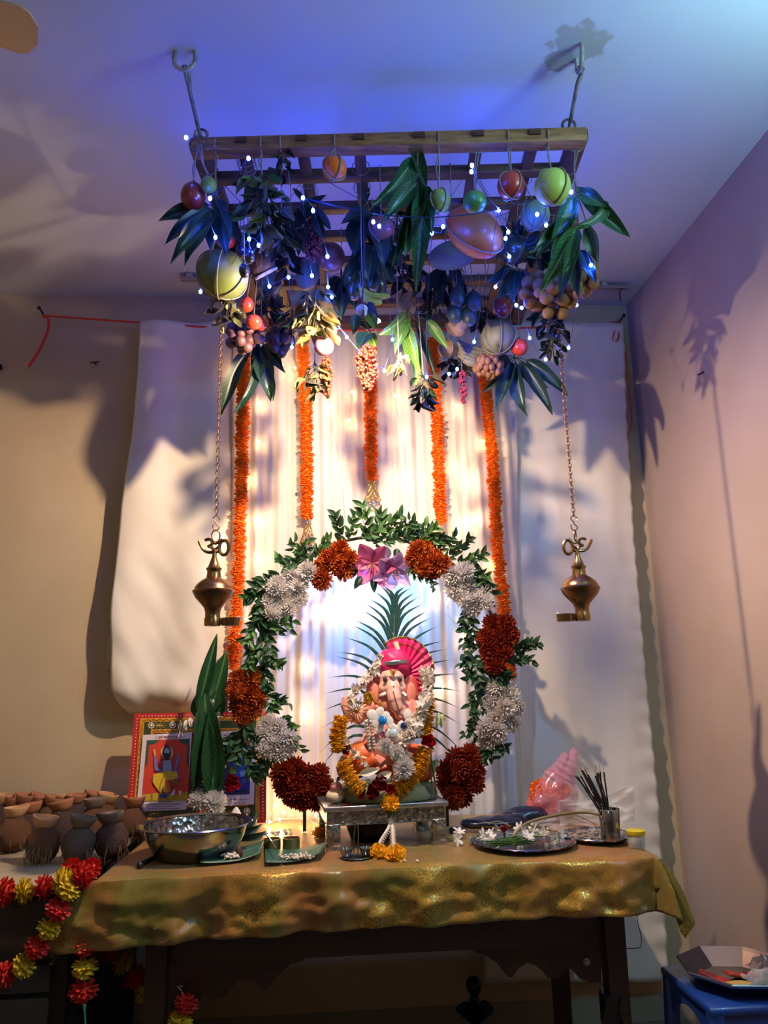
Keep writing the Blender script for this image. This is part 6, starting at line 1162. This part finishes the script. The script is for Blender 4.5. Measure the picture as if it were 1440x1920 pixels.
b = MB(); c = P(925, 1528, 2.62); u = U(c); c.z = TZ+.03; bag(b, c, 66*u, .05, .02, 3); c = P(985, 1518, 2.66); c.z = TZ+.04; bag(b, c, 44*u, .04, .03, 4); tag(blob(b, .004, 2).build('blue_plastic_bag', m_blue), 'crumpled dark blue plastic bag behind the flower tray', 'plastic bag')
t = thing('matchbox', 'small dark blue box beside the stool\'s right legs', 'box', T(858, 1552)); b = MB(); b.box(T(858, 1556, .014), (.05, .03, .016), MX.Rotation(-.3, 3, 'Z'), bev=.001); b.build('sleeve', M('dark_card', '#1c2238', .5), t); b = MB(); b.box(T(858, 1556, .014), (.052, .026, .012), MX.Rotation(-.3, 3, 'Z')); b.build('drawer', M('yellow_card', '#b89a4a', .6), t)
t = thing('clear_plastic_bag', 'crumpled clear plastic bag behind the incense tumbler', 'plastic bag', T(1130, 1560)); b = MB()
def film(s, v):
    x = 1050+s*140; y = 1548-v*(48+38*max(0, s-.5)*1.6); p = P(x, y, 2.62+.03*math.sin(s*7+v*4)+.025*NZ.noise(V((s*6, v*6, 1)))); p.z = max(p.z, TZ+.012) ; return p
b.grid(film, 34, 20); b.build('film', m_clr, t, smooth=False); b = MB()
b.grid(lambda s, v: P(975+s*150, 1562-v*35*math.sin(math.pi*s)**.6, 2.52+.02*math.sin(s*9+v*5)+.02*NZ.noise(V((s*8, v*5, 4)))), 30, 12); b.build('film_fold', m_clr, t, smooth=False)
# thin wire hanging below the cloth
b = MB(); b.tube(spline([P(1193, 1705, 2.3), P(1196, 1730, 2.3), P(1202, 1755, 2.3), P(1201, 1775, 2.3), P(1190, 1778, 2.32), P(1165, 1778, 2.34)], 6), .0012, 5); tag(b.build('thin_wire', m_dark), 'thin dark wire dangling under the cloth by the right leg', 'wire')
# dark lamp stand under the table
p = P(890, 1880, 2.7); u = U(p); t = thing('dark_lamp_stand', 'dark ornate finial of a lamp stand under the table', 'lamp stand', (p.x, p.y, 0)); b = MB(); b.lathe([(0, .0), (.07, 0), (.07, .02), (.02, .04), (.014, p.z-.06), (.05, p.z-.03), (.06, p.z-.02), (.02, p.z), (.012, p.z+.02), (.024, p.z+.04), (.026, p.z+.06), (.016, p.z+.075), (0, p.z+.078)], MX.Translation((p.x, p.y, 0)), 18); b.build('column', M('dark_metal', '#1c1c22', .3, .6), t)
for s in (-1, 1): b = MB(); b.ell((p.x+s*.04, p.y, p.z-.01), (.025, .012, .012), 10, 6, rot=MX.Rotation(s*.5, 3, 'Y')); b.build('arm', MATS['dark_metal'], t)
# ================================================================== side cabinet with coconuts and clay lamps
CZ = TZ-.005; KX1 = -.66; KYF = P(60, 1660, 2.2).y; KX0 = -1.55
m_cab = M('cabinet_front', '#3a332e', .5, col2='#332c28', nscale=3); m_ctop = M('cabinet_top', '#a59a80', .5, col2='#8d8470', nscale=20, hi=.8)
t = thing('side_cabinet', 'dark drawer cabinet with cream top at the left', 'cabinet', ((KX0+KX1)/2, 2.55, 0)); YM = 2.2
b = MB(); b.box(((KX0+KX1)/2, (YM+3.0)/2, CZ-.012), (KX1-KX0+.02, 3.02-YM, .024), bev=.002); b.build('top', m_ctop, t); b = MB(); b.box(((KX0+KX1)/2, (YM+.02+3.0)/2, (CZ-.024)/2), (KX1-KX0, 2.98-YM, CZ-.024)); b.build('body', M('cabinet_carcass', '#1a1614', .6), t)
zs = [CZ-.03, P(80, 1806, YM).z, P(80, 1868, YM).z, .33, .12]
for a, c in zip(zs, zs[1:]): b = MB(); b.box(((KX0+KX1)/2-.012, YM+.014, (a+c)/2), (KX1-KX0-.05, .02, a-c-.014), bev=.002); b.build('drawer', m_cab, t)
m_cl = M('terracotta', '#b0744f', .8, col2='#945c40', nscale=14, bump=.2, bscale=60); m_cl2 = M('pale_clay', '#cc9e74', .8, col2='#b08058', nscale=14, bump=.2, bscale=60); m_cl3 = M('grey_clay', '#6a5a52', .85, col2='#7c6456', nscale=12)
m_cn1 = M('brown_coconut', '#9a6844', .95, col2='#6e462c', nscale=22, stretch=(3, 3, .6), bump=1, bscale=90); m_cn2 = M('grey_coconut', '#5c5450', .95, col2='#6e5442', nscale=9, bump=.8, bscale=70); m_cn3 = M('dark_coconut', '#3c3034', .95, col2='#5a4034', nscale=8, bump=.8, bscale=70)
def pinch(v, th):
    k = max(0, math.cos(th))**6; return V((v.x*(1+.35*k), v.y*(1-.2*k), v.z+.006*k*(v.z > .01)))
DIYA = MB().lathe([(0, 0), (.42, 0), (.55, .05), (.8, .36), (.95, .74), (1, .92), (.97, .98), (.86, .96), (.74, .66), (.4, .22), (0, .16)], None, 24, fn=lambda v, th: V((v.x*(1+.3*max(0, math.cos(th))**6), v.y*(1-.15*max(0, math.cos(th))**6), v.z*(1+.1*max(0, math.cos(th))**4)))).mesh('diya')
COCO = MB().ell((0, 0, 0), (1, 1, 1.05), 28, 20, fn=lambda v: V((v.x, v.y, v.z*(1.08 if v.z > 0 else 1)))*(1+.09*NZ.noise(v*1.8)+.05*NZ.noise(v*5)+.03*NZ.noise(v*11))).mesh('coconut')
CN = [(75, 1592, 34, m_cn1, m_cl2, 'front row, husk tufts hanging, pale clay lamp on top'), (142, 1590, 36, m_cn2, m_cl3, 'front row, grey weathered'), (205, 1582, 36, m_cn3, m_cl3, 'front row, dark purple-grey, tilted'), (18, 1572, 34, m_cn1, m_cl2, 'at the left picture edge'), (246, 1548, 26, m_cn1, m_cl, 'reddish brown, beside the painted board'), (46, 1566, 30, m_cn3, m_cl, 'second row, left of the front tufted one'),
      (112, 1560, 30, m_cn3, m_cl, 'second row, behind between the two front ones'), (172, 1556, 30, m_cn1, m_cl3, 'second row, behind the grey one'), (40, 1542, 26, m_cn2, m_cl, 'third row, far left'), (92, 1544, 25, m_cn1, m_cl, 'third row, behind the tufted one'), (138, 1542, 26, m_cn3, m_cl, 'third row, middle'), (190, 1540, 26, m_cn1, m_cl2, 'third row, right'), (0, 1540, 26, m_cn3, m_cl2, 'third row, cut by the picture edge'),
      (52, 1528, 22, m_cn1, m_cl, 'back row, left'), (100, 1526, 22, m_cn3, m_cl, 'back row, middle'), (150, 1524, 22, m_cn2, m_cl2, 'back row, right of the middle'), (200, 1522, 22, m_cn3, m_cl, 'back row, far right'), (8, 1524, 22, m_cn1, m_cl, 'back row, at the picture edge')]
for i, (x, y, r, mc, md, lab) in enumerate(CN):
    q = PZ(x, y+r*.82, CZ); u = U(q); rr_ = min(r, 31)*u; c = V((q.x, min(q.y+rr_*.3, 2.96), CZ+rr_*1.0))
    t = thing('coconut', 'dry coconut, '+lab, 'coconut', q, 'coconuts on the cabinet'); inst('shell', COCO, mc, t, MX.Translation(c) @ MX.Rotation(R0.uniform(0, 6), 4, 'Z') @ MX.Rotation(R0.uniform(-.3, .3), 4, 'X') @ MX.Scale(rr_, 4)); b = MB()
    for k in range(26 if i != 0 else 46): d = V((R0.uniform(-1, 1), -1 if i == 0 else R0.uniform(-1, 1), R0.uniform(-.8, .2))).normalized(); s = c+d*rr_*.98; b.tube([s, s+d*.008+V((0, 0, -.012)), s+d*.008+V((0, 0, -.03 if i == 0 else -.02))], .0007, 3)
    b.build('husk_fibres', M('coir_fibre', '#8a6a48', .9), t)['kind'] = 'stuff'
    dr = (25 if i in (0, 1, 2) else 23 if i < 8 else 21)*u*.9; Wd = MX.Translation(c+V((R0.uniform(-.1, .1)*rr_, 0, rr_*.95))) @ MX.Rotation(R0.uniform(-.3, .3), 4, 'Y') @ MX.Rotation(R0.uniform(-.6, .9) if i % 2 else R0.uniform(2.5, 3.8), 4, 'Z') @ MX.Scale(dr, 4)
    o = bpy.data.objects.new('clay_lamp', DIYA); link(o, None, Wd)
    if not DIYA.materials: DIYA.materials.append(md)
    o.material_slots[0].link = 'OBJECT'; o.material_slots[0].material = md; tag(o, ('pale ' if md is m_cl2 else 'grey ' if md is m_cl3 else 'terracotta ')+'clay lamp on the coconut, '+lab.split(', husk')[0].replace('reddish brown, ', ''), 'clay lamp', 'clay lamps on coconuts')
# artificial marigold garland, red and yellow
m_fr, m_fy = M('red_paper_flower', '#d82a1c', .6, col2='#b81c14', nscale=2, transl=.2), M('yellow_paper_flower', '#e0c424', .6, col2='#c9a018', nscale=2, transl=.2)
def pom(label, pts, Y, r, start=0, loc=None):
    pp = [P(x, y, Y+(d[0] if d else 0)) for x, y, *d in pts]; t = thing('pompom_garland', label, 'garland', pp[-1], 'red and yellow pompom garlands'); q = along(spline(pp, 8), r*1.52)
    for k, c in enumerate(q): put_flower(t, MARI, (m_fr, m_fy)[(k+start) % 2], c, r*R0.uniform(.95, 1.1), (q[min(k+1, len(q)-1)]-q[max(k-1, 0)]), 'pompom', .82)
    b = MB(); b.tube(q, .002, 5); b.build('cord', m_thr, t); return t
pom('red and yellow pompom garland lying along the cabinet\'s front edge', [(-30, 1672), (20, 1672), (60, 1668), (95, 1660), (130, 1650), (165, 1640)], 2.15, .032, 1)
pom('red and yellow pompom garland looping down from the cabinet corner to the left edge', [(130, 1668), (112, 1700), (92, 1740), (70, 1775), (40, 1815), (0, 1830), (-40, 1840)], 2.13, .032, 1)
pom('red and yellow pompom garland hanging straight below the cloth\'s left corner', [(160, 1772), (160, 1800), (158, 1840), (153, 1892)], 2.19, .034, 0)
pom('dim red and yellow pompom garland swagged behind the left table leg', [(195, 1745), (205, 1780), (232, 1805), (255, 1835), (285, 1865)], 2.42, .034, 1)
tt = thing('pompom_bloom', 'big bright red pompom pair on the cabinet corner', 'flower', P(150, 1635, 2.22)); put_flower(tt, MARI, m_fr, P(136, 1630, 2.22), .03, (0, -1, .5), 'pompom'); put_flower(tt, MARI, m_fr, P(170, 1630, 2.24), .03, (0, -1, .5), 'pompom')
pom('short pompom garland hanging under the table bracket', [(350, 1880), (340, 1900), (335, 1930), (330, 1960)], 2.25, .03, 0)
b = MB(); b.tube([P(158, 1890, 2.16), P(162, 1945, 2.16)], .0025, 6); b.lathe([(.004, 0), (.004, .01)], MX.Translation(P(158, 1892, 2.16)), 8); tag(b.build('teal_rope', M('teal_cord', '#2a8a70', .5)), 'short teal cord below the hanging pompom garland', 'cord')
# ================================================================== blue stool with tray
SZ = .44; sc_ = PZ(1380, 1842, SZ); sx, sy = sc_.x, sc_.y
m_bst = M('blue_plastic', '#1c3f8c', .35, coat=.2); t = thing('plastic_stool', 'blue moulded plastic stool at the lower right', 'stool', (sx, sy, 0)); hw = .145
b = MB(); b.box((sx, sy, SZ-.012), (hw*2, hw*2, .024), bev=.009); b.build('seat', m_bst, t)
for s in (-1, 1):
    for r_ in (-1, 1):
        b = MB(); q = V((sx+s*(hw-.022), sy+r_*(hw-.022), SZ-.02)); g = q+V((s*.02, r_*.02, -SZ+.02)); b.tube([q, g], [.024, .018], 8); b.build('leg', m_bst, t)
for s in (-1, 1):
    b = MB(); n = 12; pts = [(-hw+.02, 0)]+[(-hw+.03+(2*hw-.06)*k/n, -.03-.06*(2*k/n-1)**2) for k in range(n+1)]+[(hw-.02, 0)]
    b.prism([V((sx+a, sy+s*(hw-.01), SZ-.02+z)) for a, z in pts], (0, .008, 0)); b.build('skirt', m_bst, t, smooth=False); b = MB(); b.prism([V((sx+s*(hw-.01), sy+a, SZ-.02+z)) for a, z in pts], (.008, 0, 0)); b.build('skirt', m_bst, t, smooth=False)
tr = V((sx+.01, sy, SZ+.002)); t = thing('octagonal_tray', 'octagonal steel tray on the blue stool', 'tray', tr); ro = .155; b = MB(); b.lathe([(0, 0), (ro*.68, 0), (ro*.95, .03), (ro, .038), (ro*.985, .041), (ro*.93, .034), (ro*.67, .004), (0, .004)], MX.Translation(tr) @ MX.Rotation(.2, 4, 'Z'), 8); b.build('dish', m_steel, t, smooth=False)
m_pk = M('red_packet', '#c02a2a', .35, coat=.2)
for k, (dx, dy, dz, ang, w_, mt, lab) in enumerate(((-.07, .0, .026, -.5, .07, m_pk, 'long red packet at the left of the octagonal tray'), (0, .01, .024, .15, .06, M('orange_red_card', '#a83a28', .5), 'orange-red card packet in the middle of the octagonal tray'), (.03, -.01, .03, .4, .03, M('shiny_red_foil', '#b83a30', .15, .6), 'shiny red foil scrap on the octagonal tray'), (.1, -.04, .03, .8, .04, m_pk, 'red packet at the right edge of the octagonal tray'))):
    o = tr+V((dx, dy, dz-.018)); tt = thing('red_packet', lab, 'packet', o); b = MB(); b.box(o+V((0, 0, .006)), (w_, .03, .008), MX.Rotation(ang, 3, 'Z') @ MX.Rotation(.25, 3, 'Y'), bev=.002); b.build('sleeve', mt, tt); b = MB(); b.box(o+V((0, 0, .0065)), (w_*1.03, .004, .009), MX.Rotation(ang, 3, 'Z') @ MX.Rotation(.25, 3, 'Y')); b.build('seam', MATS['red_packet'], tt)
b = MB(); b.grid(lambda s, v: tr+V((.0+s*.1, -.07+v*.07, .016+.02*math.sin(s*3)*math.sin(v*3)+.012*NZ.noise(V((s*7, v*7, 2))))), 18, 12); tag(b.build('plastic_wrapper', m_clr, smooth=False), 'crumpled clear wrapper at the front of the octagonal tray', 'wrapper'); b = MB(); b.grid(lambda s, v: tr+V((.05+s*.07, .0+v*.06, .018+.03*math.sin(s*3)*math.sin(v*3)+.012*NZ.noise(V((s*7, v*7, 9))))), 16, 12); tag(b.build('plastic_wrapper', M('grey_film', '#5a5660', .2, alpha=.6), smooth=False), 'grey crumpled plastic at the back right of the octagonal tray', 'wrapper')
b = MB(); b.lathe([(0, .004), (.02, .004), (.024, .012), (.0, .012)], MX.Translation(tr+V((-.035, -.06, .006))), 16, fn=lambda v, th: V((v.x*1.5, v.y*.8, v.z))); tag(b.build('wooden_scoop', M('pale_wood', '#b8904e', .6)), 'small pale wooden scoop at the front of the octagonal tray', 'scoop')
